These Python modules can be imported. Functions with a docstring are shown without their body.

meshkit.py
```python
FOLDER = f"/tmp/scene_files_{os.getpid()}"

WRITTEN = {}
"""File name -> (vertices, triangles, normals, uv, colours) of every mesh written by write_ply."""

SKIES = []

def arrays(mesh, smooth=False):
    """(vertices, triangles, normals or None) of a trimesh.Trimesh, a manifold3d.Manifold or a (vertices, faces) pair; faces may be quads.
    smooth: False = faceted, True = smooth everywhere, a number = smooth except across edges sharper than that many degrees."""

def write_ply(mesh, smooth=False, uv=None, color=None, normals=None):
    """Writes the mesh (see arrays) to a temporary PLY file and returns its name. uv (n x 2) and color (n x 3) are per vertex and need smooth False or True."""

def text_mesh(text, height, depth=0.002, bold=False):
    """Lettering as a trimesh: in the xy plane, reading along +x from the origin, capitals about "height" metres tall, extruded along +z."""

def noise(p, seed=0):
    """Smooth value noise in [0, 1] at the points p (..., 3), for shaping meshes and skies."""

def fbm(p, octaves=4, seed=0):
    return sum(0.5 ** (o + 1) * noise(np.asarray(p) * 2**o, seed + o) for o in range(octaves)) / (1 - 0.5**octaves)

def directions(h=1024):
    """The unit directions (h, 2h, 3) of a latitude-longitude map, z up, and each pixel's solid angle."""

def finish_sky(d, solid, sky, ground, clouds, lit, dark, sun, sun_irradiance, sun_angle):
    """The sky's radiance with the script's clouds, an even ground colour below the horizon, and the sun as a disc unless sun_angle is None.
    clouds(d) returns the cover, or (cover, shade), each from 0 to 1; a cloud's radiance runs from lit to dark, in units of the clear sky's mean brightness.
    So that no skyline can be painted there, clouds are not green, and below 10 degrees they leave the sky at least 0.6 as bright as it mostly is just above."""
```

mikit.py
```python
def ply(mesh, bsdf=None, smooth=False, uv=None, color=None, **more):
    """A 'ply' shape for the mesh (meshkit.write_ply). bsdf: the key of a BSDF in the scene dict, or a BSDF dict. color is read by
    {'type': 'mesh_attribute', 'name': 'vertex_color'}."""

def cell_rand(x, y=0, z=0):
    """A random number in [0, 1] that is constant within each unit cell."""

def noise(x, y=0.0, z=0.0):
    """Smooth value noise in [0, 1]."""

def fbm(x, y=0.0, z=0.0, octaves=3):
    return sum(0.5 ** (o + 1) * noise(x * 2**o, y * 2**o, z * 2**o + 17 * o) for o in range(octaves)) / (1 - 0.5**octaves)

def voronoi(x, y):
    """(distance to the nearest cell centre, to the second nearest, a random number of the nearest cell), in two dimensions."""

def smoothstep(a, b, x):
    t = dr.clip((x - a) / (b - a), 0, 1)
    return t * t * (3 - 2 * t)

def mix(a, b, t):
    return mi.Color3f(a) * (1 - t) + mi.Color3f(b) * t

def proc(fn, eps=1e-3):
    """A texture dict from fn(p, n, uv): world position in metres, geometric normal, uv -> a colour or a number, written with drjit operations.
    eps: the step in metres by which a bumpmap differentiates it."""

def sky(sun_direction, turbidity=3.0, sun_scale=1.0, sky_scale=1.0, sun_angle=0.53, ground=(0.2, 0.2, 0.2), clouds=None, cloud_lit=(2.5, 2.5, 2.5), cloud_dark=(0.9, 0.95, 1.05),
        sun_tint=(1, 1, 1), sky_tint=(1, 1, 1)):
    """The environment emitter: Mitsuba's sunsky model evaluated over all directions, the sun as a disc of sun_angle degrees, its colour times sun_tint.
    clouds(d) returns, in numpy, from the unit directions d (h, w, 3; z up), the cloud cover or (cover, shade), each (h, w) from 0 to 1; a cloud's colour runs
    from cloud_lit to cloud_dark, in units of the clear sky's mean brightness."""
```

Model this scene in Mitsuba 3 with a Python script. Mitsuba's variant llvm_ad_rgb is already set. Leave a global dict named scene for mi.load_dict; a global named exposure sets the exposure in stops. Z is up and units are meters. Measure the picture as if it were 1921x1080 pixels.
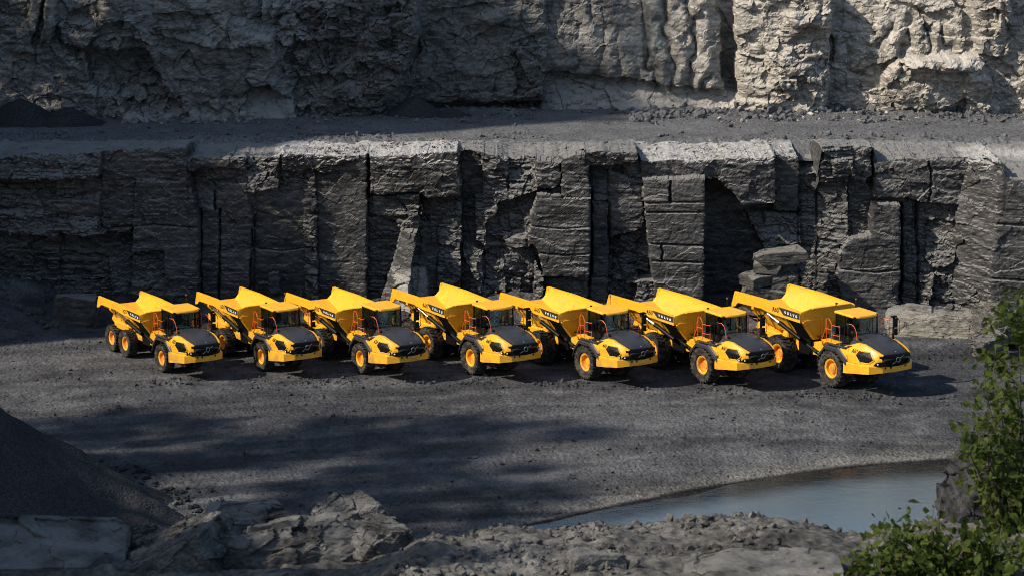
import math, random
import numpy as np, trimesh, mitsuba as mi, mikit, meshkit
import drjit as dr
from scipy.spatial import cKDTree, ConvexHull
from scipy.ndimage import gaussian_filter, distance_transform_edt
from shapely.geometry import Polygon
import shapely

# ------------------------------------------------------------------ camera, sky, exposure
T = mi.ScalarTransform4f
scene, labels = {}, {}
PITCH, FOCAL, CAM_Z = math.radians(10.8), 5200.0, 34.0          # focal length in pixels of a 1921 px wide picture
scene['camera'] = {
    'type': 'thinlens', 'fov': 2 * math.degrees(math.atan(960.5 / FOCAL)), 'fov_axis': 'x',
    'aperture_radius': 0.007, 'focus_distance': 150.0, 'near_clip': 1.0, 'far_clip': 2000.0,
    'to_world': T().look_at(origin=[0, 0, CAM_Z], target=[0, math.cos(PITCH), CAM_Z - math.sin(PITCH)], up=[0, 0, 1]),
}
SUN = (-0.735, -0.25, 0.63)
scene['sky'] = mikit.sky(SUN, turbidity=4.0, sun_angle=1.2, sun_tint=(0.89, 0.985, 1.15), sky_tint=(1.06, 1.0, 0.92))
exposure = 2.15

rng = np.random.default_rng(7)
noise = meshkit.noise


def fbm(p, octaves=4, seed=0, gain=0.5):
    p = np.asarray(p, float)
    out, amp, tot = 0, 1.0, 0.0
    for o in range(octaves):
        out = out + amp * (noise(p * 2 ** o + 13.7 * o, seed + o) - 0.5)
        tot += amp
        amp *= gain
    return out / tot * 2


def smooth(a, b, x):
    t = np.clip((np.asarray(x, float) - a) / (b - a), 0, 1)
    return t * t * (3 - 2 * t)


def ray_xy(px, py):
    """Direction of a photograph pixel (1921 x 1080)."""
    u, v = (np.asarray(px, float) - 960.5) / FOCAL, (np.asarray(py, float) - 540) / FOCAL
    c, s = math.cos(PITCH), math.sin(PITCH)
    return np.stack([u, c - v * s, -s - v * c], -1)


def on_wall(px, py, y):
    d = ray_xy(px, py)
    return np.array([0, 0, CAM_Z]) + d * (y / d[..., 1])[..., None]


def on_ground(px, py, z=0.0):
    d = ray_xy(px, py)
    return np.array([0, 0, CAM_Z]) + d * ((z - CAM_Z) / d[..., 2])[..., None]


# ------------------------------------------------------------------ scene helpers
def numbered(name):
    if name not in labels and not any(k == name or k.startswith(name + '__') for k in scene):
        return name
    i = 1
    while True:
        k = '%s_%03d' % (name, i)
        if k not in labels and not any(q == k or q.startswith(k + '__') for q in scene):
            return k
        i += 1


def thing(name, label, cat, group=None):
    key = numbered(name)
    labels[key] = {'label': label, 'category': cat}
    if group:
        labels[key]['group'] = group
    return key


def put(name, mesh, mat, parent=None, smoothing=30, to_world=None, **more):
    key = numbered((parent + '__' if parent else '') + name)
    d = mikit.ply(mesh, mat, smooth=smoothing, **more) if not isinstance(mesh, dict) else dict(mesh)
    if to_world is not None:
        d['to_world'] = to_world
    scene[key] = d
    return key


def structure(name, mesh, mat, smoothing=True, label=None, **more):
    key = put(name, mesh, mat, None, smoothing, **more)
    labels[key] = {'kind': 'structure', 'label': label or name.replace('_', ' ')}
    return key


class Mesh:
    """Collects pieces into one mesh."""

    def __init__(self):
        self.v, self.f, self.n = [], [], 0

    def add(self, v, f):
        v, f = np.asarray(v, float), np.asarray(f, int)
        if f.ndim == 2 and f.shape[1] == 4:
            f = np.vstack([f[:, [0, 1, 2]], f[:, [0, 2, 3]]])
        self.v.append(v)
        self.f.append(f + self.n)
        self.n += len(v)
        return self

    def tri(self, m):
        return self.add(m.vertices, m.faces)

    def hull(self, pts):
        m = trimesh.convex.convex_hull(np.asarray(pts, float))
        return self.tri(m)

    def box(self, c, s, bevel=0.02, rot=None):
        s = np.asarray(s, float) / 2
        b = min(bevel, 0.4 * s.min())
        pts = []
        for sx in (-1, 1):
            for sy in (-1, 1):
                for sz in (-1, 1):
                    g = np.array([sx, sy, sz]) * s
                    for k in range(3):
                        q = g - np.array([sx, sy, sz]) * b
                        q[k] = g[k]
                        pts.append(q)
        pts = np.array(pts)
        if rot is not None:
            pts = pts @ np.asarray(rot).T
        return self.hull(pts + np.asarray(c, float))

    def tube(self, path, r, n=8, cap=True):
        path = np.asarray(path, float)
        k = len(path)
        r = np.broadcast_to(np.asarray(r, float), (k,))
        tan = np.gradient(path, axis=0)
        tan /= np.maximum(np.linalg.norm(tan, axis=1, keepdims=True), 1e-9)
        up = np.array([0, 0, 1.0]) if abs(tan[0][2]) < 0.9 else np.array([1.0, 0, 0])
        a = np.cross(tan, up)
        a /= np.maximum(np.linalg.norm(a, axis=1, keepdims=True), 1e-9)
        b = np.cross(tan, a)
        an = np.arange(n) * 2 * np.pi / n
        ring = path[:, None] + r[:, None, None] * (np.cos(an)[None, :, None] * a[:, None] + np.sin(an)[None, :, None] * b[:, None])
        v = ring.reshape(-1, 3)
        i, j = np.meshgrid(np.arange(k - 1), np.arange(n), indexing='ij')
        q = np.stack([i * n + j, (i + 1) * n + j, (i + 1) * n + (j + 1) % n, i * n + (j + 1) % n], -1).reshape(-1, 4)
        f = np.vstack([q[:, [0, 1, 2]], q[:, [0, 2, 3]]])
        if cap:
            v = np.vstack([v, path[0], path[-1]])
            m = k * n
            jj = np.arange(n)
            f = np.vstack([f, np.stack([jj, (jj + 1) % n, jj * 0 + m], 1), np.stack([(jj + 1) % n + (k - 1) * n, jj + (k - 1) * n, jj * 0 + m + 1], 1)])
        return self.add(v, f)

    def cyl(self, a, b, r, n=16, r2=None):
        a, b = np.asarray(a, float), np.asarray(b, float)
        return self.tube([a, b], [r, r if r2 is None else r2], n)

    def prism(self, xz, y0, y1):
        """A polygon of the x-z plane, thick from y0 to y1."""
        p = Polygon(xz)
        m = trimesh.creation.extrude_polygon(p, y1 - y0, engine='earcut')
        v = m.vertices
        return self.add(np.stack([v[:, 0], v[:, 2] + y0, v[:, 1]], -1), m.faces[:, ::-1])

    def plan(self, xy, z0, z1):
        m = trimesh.creation.extrude_polygon(Polygon(xy), z1 - z0, engine='earcut')
        return self.add(m.vertices + [0, 0, z0], m.faces)

    def grid(self, P):
        """A sheet of points (a, b, 3)."""
        P = np.asarray(P, float)
        a, b = P.shape[:2]
        i, j = np.meshgrid(np.arange(a - 1), np.arange(b - 1), indexing='ij')
        q = np.stack([i * b + j, (i + 1) * b + j, (i + 1) * b + j + 1, i * b + j + 1], -1).reshape(-1, 4)
        return self.add(P.reshape(-1, 3), q)

    def slab(self, P, off):
        """A sheet thickened by the vector (or per-point vectors) off, closed at its rim."""
        P = np.asarray(P, float)
        Q = P + np.asarray(off, float)
        self.grid(P)
        self.grid(Q[:, ::-1])
        for A, B in ((P[0], Q[0]), (Q[-1], P[-1]), (Q[:, 0], P[:, 0]), (P[:, -1], Q[:, -1])):
            self.grid(np.stack([A, B], 0))
        return self

    def mesh(self):
        return trimesh.Trimesh(np.vstack(self.v), np.vstack(self.f), process=False)


def grid_faces(a, b):
    i, j = np.meshgrid(np.arange(a - 1), np.arange(b - 1), indexing='ij')
    q = np.stack([i * b + j, (i + 1) * b + j, (i + 1) * b + j + 1, i * b + j + 1], -1).reshape(-1, 4)
    return np.vstack([q[:, [0, 1, 2]], q[:, [0, 2, 3]]])


# ------------------------------------------------------------------ materials
N, FB, SS, MIX = mikit.noise, mikit.fbm, mikit.smoothstep, mikit.mix


def principled(name, color, rough=0.5, metallic=0.0, clearcoat=0.0, specular=0.5, bump=None, bump_scale=1.0, two=True, eps=0.02):
    base = {'type': 'rgb', 'value': list(color)} if isinstance(color, (tuple, list)) else mikit.proc(color)
    b = {'type': 'principled', 'base_color': base, 'roughness': rough, 'metallic': metallic, 'specular': specular}
    if clearcoat:
        b['clearcoat'] = clearcoat
        b['clearcoat_gloss'] = 0.85
    if bump is not None:
        b = {'type': 'bumpmap', 'arbitrary': mikit.proc(bump, eps), 'scale': bump_scale, 'bsdf': b}
    scene[name] = {'type': 'twosided', 'bsdf': b} if two else b


def matte(name, color, bump=None, bump_scale=1.0, eps=0.03):
    base = {'type': 'rgb', 'value': list(color)} if isinstance(color, (tuple, list)) else mikit.proc(color)
    b = {'type': 'diffuse', 'reflectance': base}
    if bump is not None:
        b = {'type': 'bumpmap', 'arbitrary': mikit.proc(bump, eps), 'scale': bump_scale, 'bsdf': b}
    scene[name] = {'type': 'twosided', 'bsdf': b}
# paint and metal of the vehicles
def paint_yellow(p, n, uv):
    dust = FB(p.x * 1.7, p.y * 1.7, p.z * 1.7, 3)
    spots = SS(0.62, 0.8, N(p.x * 9, p.y * 9, p.z * 9))
    c = MIX((0.80, 0.395, 0.018), (0.74, 0.365, 0.030), SS(0.4, 0.75, dust))
    return MIX(c, (0.22, 0.15, 0.075), 0.05 * spots + 0.62 * SS(1.9, 0.7, p.z) * SS(0.3, 0.7, dust))


principled('yellow_paint', paint_yellow, 0.42, clearcoat=0.2)
principled('rim_shade', (0.80, 0.24, 0.006), 0.45)  # shade inside the rims, painted as a deeper orange
principled('charcoal_paint', (0.034, 0.0335, 0.037), 0.33, clearcoat=0.3, specular=0.5)
principled('grey_panel', (0.20, 0.20, 0.21), 0.4)
principled('black_plastic', (0.005, 0.005, 0.0055), 0.5, specular=0.2)
principled('dark_steel', (0.028, 0.027, 0.028), 0.5, metallic=0.2)
principled('chrome', (0.75, 0.75, 0.76), 0.18, metallic=1.0)
principled('orange_paint', (0.78, 0.12, 0.025), 0.4)
principled('letter_white', (0.80, 0.80, 0.79), 0.5)
principled('emblem_metal', (0.42, 0.42, 0.43), 0.35, metallic=0.5)
principled('lamp_lens', (0.75, 0.77, 0.8), 0.12, clearcoat=1.0)
principled('seat_fabric', (0.05, 0.05, 0.055), 0.8)
principled('interior_trim', (0.12, 0.125, 0.12), 0.7)
scene['cab_glass'] = {'type': 'thindielectric', 'int_ior': 1.52, 'specular_transmittance': {'type': 'rgb', 'value': [0.36, 0.50, 0.45]}}


def rubber(p, n, uv):
    d = FB(p.x * 5, p.y * 5, p.z * 5, 3)
    return MIX((0.020, 0.0195, 0.019), (0.085, 0.075, 0.062), SS(0.42, 0.72, d) * 0.8 + 0.15 * SS(0.5, 0.1, p.z))


principled('tyre_rubber', rubber, 0.85, specular=0.25)
# where the seven trucks stand (the floor is levelled there)
FLEET_SPOTS = [(None, o, None, None) for o in ((-18.87, 153.59), (-13.27, 153.93), (-7.52, 153.23), (-1.24, 153.07), (5.19, 151.82), (11.70, 150.96), (18.78, 149.92))]
# ------------------------------------------------------------------ rock
def rock_tone(dark, light, dust, settle=(0.45, 0.85), pale=None, kinds=False):
    def fn(p, n, uv):
        big = FB(p.x * 0.35, p.y * 0.35, p.z * 0.6, 3)
        fine = FB(p.x * 2.3, p.y * 2.3, p.z * 4.5, 4)
        band = N(p.x * 0.35, p.y * 0.4, p.z * 6.5 + 2.5 * big)
        c = MIX(dark, light, SS(0.25, 0.8, 0.5 * fine + 0.35 * big + 0.15 * band))
        c = c * (0.78 + 0.44 * N(p.x * 11, p.y * 11, p.z * 16))
        top = SS(settle[0], settle[1], n.z + 0.25 * (fine - 0.5))
        c = MIX(c, dust, top * (0.55 + 0.45 * fine))
        if kinds:                                           # middle darkened for shade, right brightened and warmed for sun, in the albedo
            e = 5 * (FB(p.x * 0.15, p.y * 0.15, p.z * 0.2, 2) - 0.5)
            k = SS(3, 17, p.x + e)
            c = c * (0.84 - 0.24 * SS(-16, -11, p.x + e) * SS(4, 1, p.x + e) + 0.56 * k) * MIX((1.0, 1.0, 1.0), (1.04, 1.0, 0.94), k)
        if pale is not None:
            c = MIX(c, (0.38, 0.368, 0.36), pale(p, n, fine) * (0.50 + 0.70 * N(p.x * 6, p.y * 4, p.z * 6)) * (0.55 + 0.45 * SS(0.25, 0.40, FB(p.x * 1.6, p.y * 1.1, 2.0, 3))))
            pillar_sun = SS(-7.2, -6.9, p.x + 0.22 * (p.z - 1.0) - 0.5 * (fine - 0.5)) * SS(-5.0, -5.3, p.x + 0.1 * p.z + 0.4 * (fine - 0.5)) * SS(3.6, 3.0, p.z + fine)  # sunlight on the left-facing pillar, put into the rock colour
            c = MIX(c, (0.36, 0.352, 0.34), 0.85 * pillar_sun)
        return c
    return fn


def rock_bump(p, n, uv):
    lam = N(p.x * 0.9, p.y * 1.5, p.z * 15.0 + 2.0 * N(p.x * 0.6, p.y, p.z))
    return 0.035 * FB(p.x * 3.5, p.y * 3.5, p.z * 5, 4) + 0.012 * lam


def soft_bump(p, n, uv):
    return 0.06 * FB(p.x * 2.6, p.y * 2.6, p.z * 3.2, 4) + 0.02 * N(p.x * 11, p.y * 11, p.z * 11)


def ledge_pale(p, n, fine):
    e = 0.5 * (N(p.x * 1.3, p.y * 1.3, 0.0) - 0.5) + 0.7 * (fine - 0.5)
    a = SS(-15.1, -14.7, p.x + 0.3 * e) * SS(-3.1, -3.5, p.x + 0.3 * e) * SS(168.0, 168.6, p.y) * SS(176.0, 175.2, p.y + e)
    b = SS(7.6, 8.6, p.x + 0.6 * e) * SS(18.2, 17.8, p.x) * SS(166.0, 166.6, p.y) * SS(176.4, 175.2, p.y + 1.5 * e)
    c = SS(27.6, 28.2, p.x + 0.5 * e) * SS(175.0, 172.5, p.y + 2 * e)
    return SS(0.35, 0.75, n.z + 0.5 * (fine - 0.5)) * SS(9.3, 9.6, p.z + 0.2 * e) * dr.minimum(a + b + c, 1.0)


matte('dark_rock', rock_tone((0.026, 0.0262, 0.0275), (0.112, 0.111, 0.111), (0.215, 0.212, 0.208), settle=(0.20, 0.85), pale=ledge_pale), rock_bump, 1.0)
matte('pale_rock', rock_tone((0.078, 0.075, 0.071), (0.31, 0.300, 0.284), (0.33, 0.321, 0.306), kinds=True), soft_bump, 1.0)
matte('grey_rock', rock_tone((0.045, 0.043, 0.041), (0.145, 0.138, 0.128), (0.19, 0.185, 0.175)), rock_bump, 1.7)

matte('tan_rock', rock_tone((0.130, 0.120, 0.102), (0.42, 0.39, 0.33), (0.22, 0.22, 0.215)), rock_bump, 1.7)


def floor_tone(p, n, uv):
    big = FB(p.x * 0.12, p.y * 0.09, 0.0, 3)
    mid = FB(p.x * 0.8, p.y * 0.6, 3.0, 3)
    grit = N(p.x * 8.5, p.y * 4.0, p.z * 4) * 0.45 + N(p.x * 16, p.y * 7.0, 5.0) * 0.55
    ra = dr.sqrt(dr.square(p.x - 9.0) + dr.square(p.y - 96.0) * 1.7)
    rb = dr.sqrt(dr.square(p.x + 26.0) + dr.square(p.y - 188.0) * 1.4)
    wob = 1.6 * FB(p.x * 0.10, p.y * 0.10, 1.0, 2)
    lane = 0.5 * N(ra * 1.1 + 2 * wob, 0.0, 2.0) + 0.3 * N(rb * 1.3 + 2 * wob, 4.0, 0.0) + 0.2 * N(ra * 4.0 + wob, 2.0, 1.0)
    c = MIX((0.052, 0.0535, 0.059), (0.098, 0.0995, 0.105), SS(0.3, 0.7, 0.5 * big + 0.5 * mid))
    t = p.x / 10
    d = ((float(WK[0]) * t + float(WK[1])) * t + float(WK[2])) * t * t + float(WK[3]) * t + float(WK[4]) - p.y
    shore = SS(-3.4, -0.6, d + 2.2 * (mid - 0.5)) * (0.35 + 0.9 * grit)
    c = MIX(c, (0.175, 0.168, 0.152), dr.minimum(shore, 1.0) * 0.75)
    c = MIX(c, (0.020, 0.020, 0.021), SS(-0.7, -0.1, d))
    return c * (0.55 + 0.9 * grit) * (0.58 + 0.84 * lane)


def floor_bump(p, n, uv):
    return 0.07 * FB(p.x * 3, p.y * 2, p.z * 3, 3) + 0.05 * N(p.x * 9, p.y * 5, 0.0)


matte('quarry_floor', floor_tone, floor_bump, 1.0)
matte('bench_gravel', lambda p, n, uv: MIX((0.080, 0.0815, 0.087), (0.145, 0.147, 0.153), FB(p.x * 0.7, p.y * 0.5, p.z, 3)) * (0.55 + 0.9 * (0.5 * N(p.x * 8.5, p.y * 4, 1.0) + 0.5 * N(p.x * 16, p.y * 7, 5.0))), floor_bump, 1.0)


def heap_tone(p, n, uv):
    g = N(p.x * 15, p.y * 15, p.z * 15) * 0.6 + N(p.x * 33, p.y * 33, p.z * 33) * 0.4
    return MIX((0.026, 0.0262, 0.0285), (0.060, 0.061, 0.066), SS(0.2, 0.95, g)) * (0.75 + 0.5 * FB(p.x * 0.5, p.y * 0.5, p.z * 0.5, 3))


matte('dark_gravel', heap_tone, lambda p, n, uv: 0.05 * N(p.x * 12, p.y * 12, p.z * 12), 1.0)


def soil_tone(p, n, uv):
    big = FB(p.x * 0.9, p.y * 0.9, p.z * 0.9, 3)
    g = FB(p.x * 12, p.y * 12, p.z * 12, 3)
    return MIX((0.055, 0.0535, 0.052), (0.150, 0.146, 0.140), SS(0.3, 0.72, 0.5 * big + 0.5 * g)) * (0.6 + 0.8 * N(p.x * 32, p.y * 32, p.z * 32))


matte('pale_soil', soil_tone, lambda p, n, uv: 0.02 * FB(p.x * 14, p.y * 14, p.z * 14, 3), 1.0, 0.01)


def boulder_tone(p, n, uv):
    f = FB(p.x * 5, p.y * 5, p.z * 7, 4)
    b = FB(p.x * 1.4, p.y * 1.4, p.z * 1.4, 2)
    c = MIX((0.030, 0.030, 0.0305), (0.150, 0.148, 0.145), SS(0.3, 0.75, 0.6 * f + 0.4 * b))
    c = c * (0.65 + 0.7 * N(p.x * 34, p.y * 34, p.z * 40))
    return MIX(c, (0.20, 0.198, 0.192), 0.7 * SS(0.5, 0.9, n.z) * f)


matte('boulder_rock', boulder_tone, lambda p, n, uv: 0.02 * FB(p.x * 9, p.y * 9, p.z * 12, 4), 1.0, 0.01)
matte('hill_ground', (0.05, 0.055, 0.035))


class Facets:
    """Piecewise flat relief: random cells, each with its own offset and tilt."""

    def __init__(self, size, aspect, seed, x0, x1, z0, z1, tilt=0.35):
        r = np.random.default_rng(seed)
        nx, nz = int((x1 - x0) / (size * aspect)) + 2, int((z1 - z0) / size) + 2
        gx, gz = np.meshgrid(np.arange(nx), np.arange(nz), indexing='ij')
        self.p = np.stack([x0 + (gx + r.uniform(0.05, 0.95, gx.shape)) * size * aspect, z0 + (gz + r.uniform(0.05, 0.95, gx.shape)) * size], -1).reshape(-1, 2)
        self.off = r.uniform(-0.5, 0.5, len(self.p))
        self.g = r.normal(0, tilt, (len(self.p), 2))
        self.k, self.size = np.array([1 / aspect, 1.0]), size
        self.tree = cKDTree(self.p * self.k)

    def __call__(self, x, z):
        q = np.stack([x, z], -1)
        _, i = self.tree.query(q.reshape(-1, 2) * self.k)
        d = q.reshape(-1, 2) - self.p[i]
        return (self.off[i] * self.size + (self.g[i] * d).sum(1)).reshape(x.shape)


def relief(x, z, seed, levels=((1.4, 1.3, 0.35), (0.55, 1.6, 0.4), (0.2, 1.8, 0.5))):
    wx = x + 0.25 * fbm(np.stack([x * 0.9, z * 0.9, 0 * x], -1), 2, seed) + 0.06 * fbm(np.stack([x * 5, z * 5, 0 * x], -1), 2, seed + 5)
    wz = z + 0.22 * fbm(np.stack([x * 0.9, z * 0.9, 0 * x + 7], -1), 2, seed + 9) + 0.05 * fbm(np.stack([x * 5, z * 5, 0 * x + 7], -1), 2, seed + 11)
    out = []
    for k, (size, asp, tilt) in enumerate(levels):
        out.append(Facets(size, asp, seed + 31 * k, x.min() - 2, x.max() + 2, z.min() - 2, z.max() + 2, tilt)(wx, wz))
    return out


def paint_blocks(X, Z, P, rough, strata, specs, Y0, seed, warp=0.16):
    """Sets the relief P (metres towards the pit) inside each traced outline; specs: (outline in photograph pixels, protrusion, dP/dx, dP/dz, roughness, strata)."""
    wx = X + warp * fbm(np.stack([X * 1.6, Z * 1.6, 0 * X], -1), 3, seed) + 0.05 * fbm(np.stack([X * 7, Z * 9, 0 * X], -1), 2, seed + 3)
    wz = Z + warp * 0.8 * fbm(np.stack([X * 1.6, Z * 1.6, 0 * X + 5], -1), 3, seed + 7)
    cell = abs(X[0, 1] - X[0, 0])
    for pts, p, sx, sz, ro, st in specs:
        w = on_wall(*np.array(pts, float).T, Y0 - p)[:, [0, 2]]
        poly = Polygon(w).buffer(0)
        x0, z0, x1, z1 = poly.bounds
        i = np.nonzero((X[0] > x0 - 0.4) & (X[0] < x1 + 0.4))[0]
        j = np.nonzero((Z.max(1) > z0 - 0.4) & (Z.min(1) < z1 + 0.4))[0]
        if not len(i) or not len(j):
            continue
        s = np.s_[j[0]:j[-1] + 1, i[0]:i[-1] + 1]
        inside = shapely.contains_xy(poly, wx[s].ravel(), wz[s].ravel()).reshape(wx[s].shape)
        if not inside.any():
            continue
        d = distance_transform_edt(np.pad(inside, 1))[1:-1, 1:-1] * cell
        val = p + sx * (X[s] - (x0 + x1) / 2) + sz * (Z[s] - (z0 + z1) / 2) - 0.14 * np.exp(-d / 0.08)
        P[s] = np.where(inside, val, P[s])
        rough[s] = np.where(inside, ro, rough[s])
        strata[s] = np.where(inside, st, strata[s])


def cut_cracks(X, Z, P, lines, Y0):
    for pts, depth, width in lines:
        w = on_wall(*np.array(pts, float).T, Y0 - 1)[:, [0, 2]]
        x0, x1 = w[:, 0].min() - 0.5, w[:, 0].max() + 0.5
        i = np.nonzero((X[0] > x0) & (X[0] < x1))[0]
        if not len(i):
            continue
        s = np.s_[:, i[0]:i[-1] + 1]
        xs, zs = X[s] + 0.10 * fbm(np.stack([X[s] * 3, Z[s] * 3, 0 * X[s]], -1), 3, 77), Z[s]
        best = np.full(xs.shape, 9.0)
        for a, b in zip(w[:-1], w[1:]):
            ab = b - a
            t = np.clip(((xs - a[0]) * ab[0] + (zs - a[1]) * ab[1]) / (ab @ ab), 0, 1)
            best = np.minimum(best, np.hypot(xs - a[0] - t * ab[0], zs - a[1] - t * ab[1]))
        P[s] -= depth * np.exp(-(best / width) ** 2)


# ---- the lower rock wall behind the trucks
YL = 171.0
TOP_EDGE = np.array([(-400, 300), (0, 300), (60, 290), (190, 286), (300, 280), (352, 277), (357, 299), (455, 298), (468, 303), (520, 300), (529, 290), (690, 294), (800, 288), (858, 282), (864, 292), (905, 291), (950, 300), (1050, 300), (1096, 284), (1194, 284), (1202, 302), (1240, 303), (1450, 294), (1456, 297), (1498, 300), (1503, 335), (1532, 330), (1536, 276), (1632, 276), (1642, 302), (1705, 298), (1858, 292), (1866, 320), (1921, 320), (2400, 320)], float)
xl = np.arange(-43, 43, 0.066)
ztop = np.interp(960.5 + xl / (YL - 1.5) * FOCAL * 0.985, TOP_EDGE[:, 0], on_wall(TOP_EDGE[:, 0], TOP_EDGE[:, 1], YL - 1.6)[:, 2])
ztop = ztop + 0.12 * fbm(np.stack([xl * 1.1, 0 * xl, 0 * xl], -1), 4, 3) + 0.10 * (Facets(0.5, 1.0, 8, -44, 44, -1, 1, 0.4)(xl, 0 * xl))
nv = 158
v01 = np.linspace(0, 1, nv)
Z = -0.4 + (ztop[None] + 0.4) * v01[:, None]
X = np.broadcast_to(xl[None], Z.shape).copy()
F_ = lambda *c: np.stack(c, -1)
P = 0.2 + 0.9 * fbm(F_(X * 0.16, Z * 0.12, 0 * X), 3, 21)
rough, strata = np.full(X.shape, 0.8), np.full(X.shape, 0.6)
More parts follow.
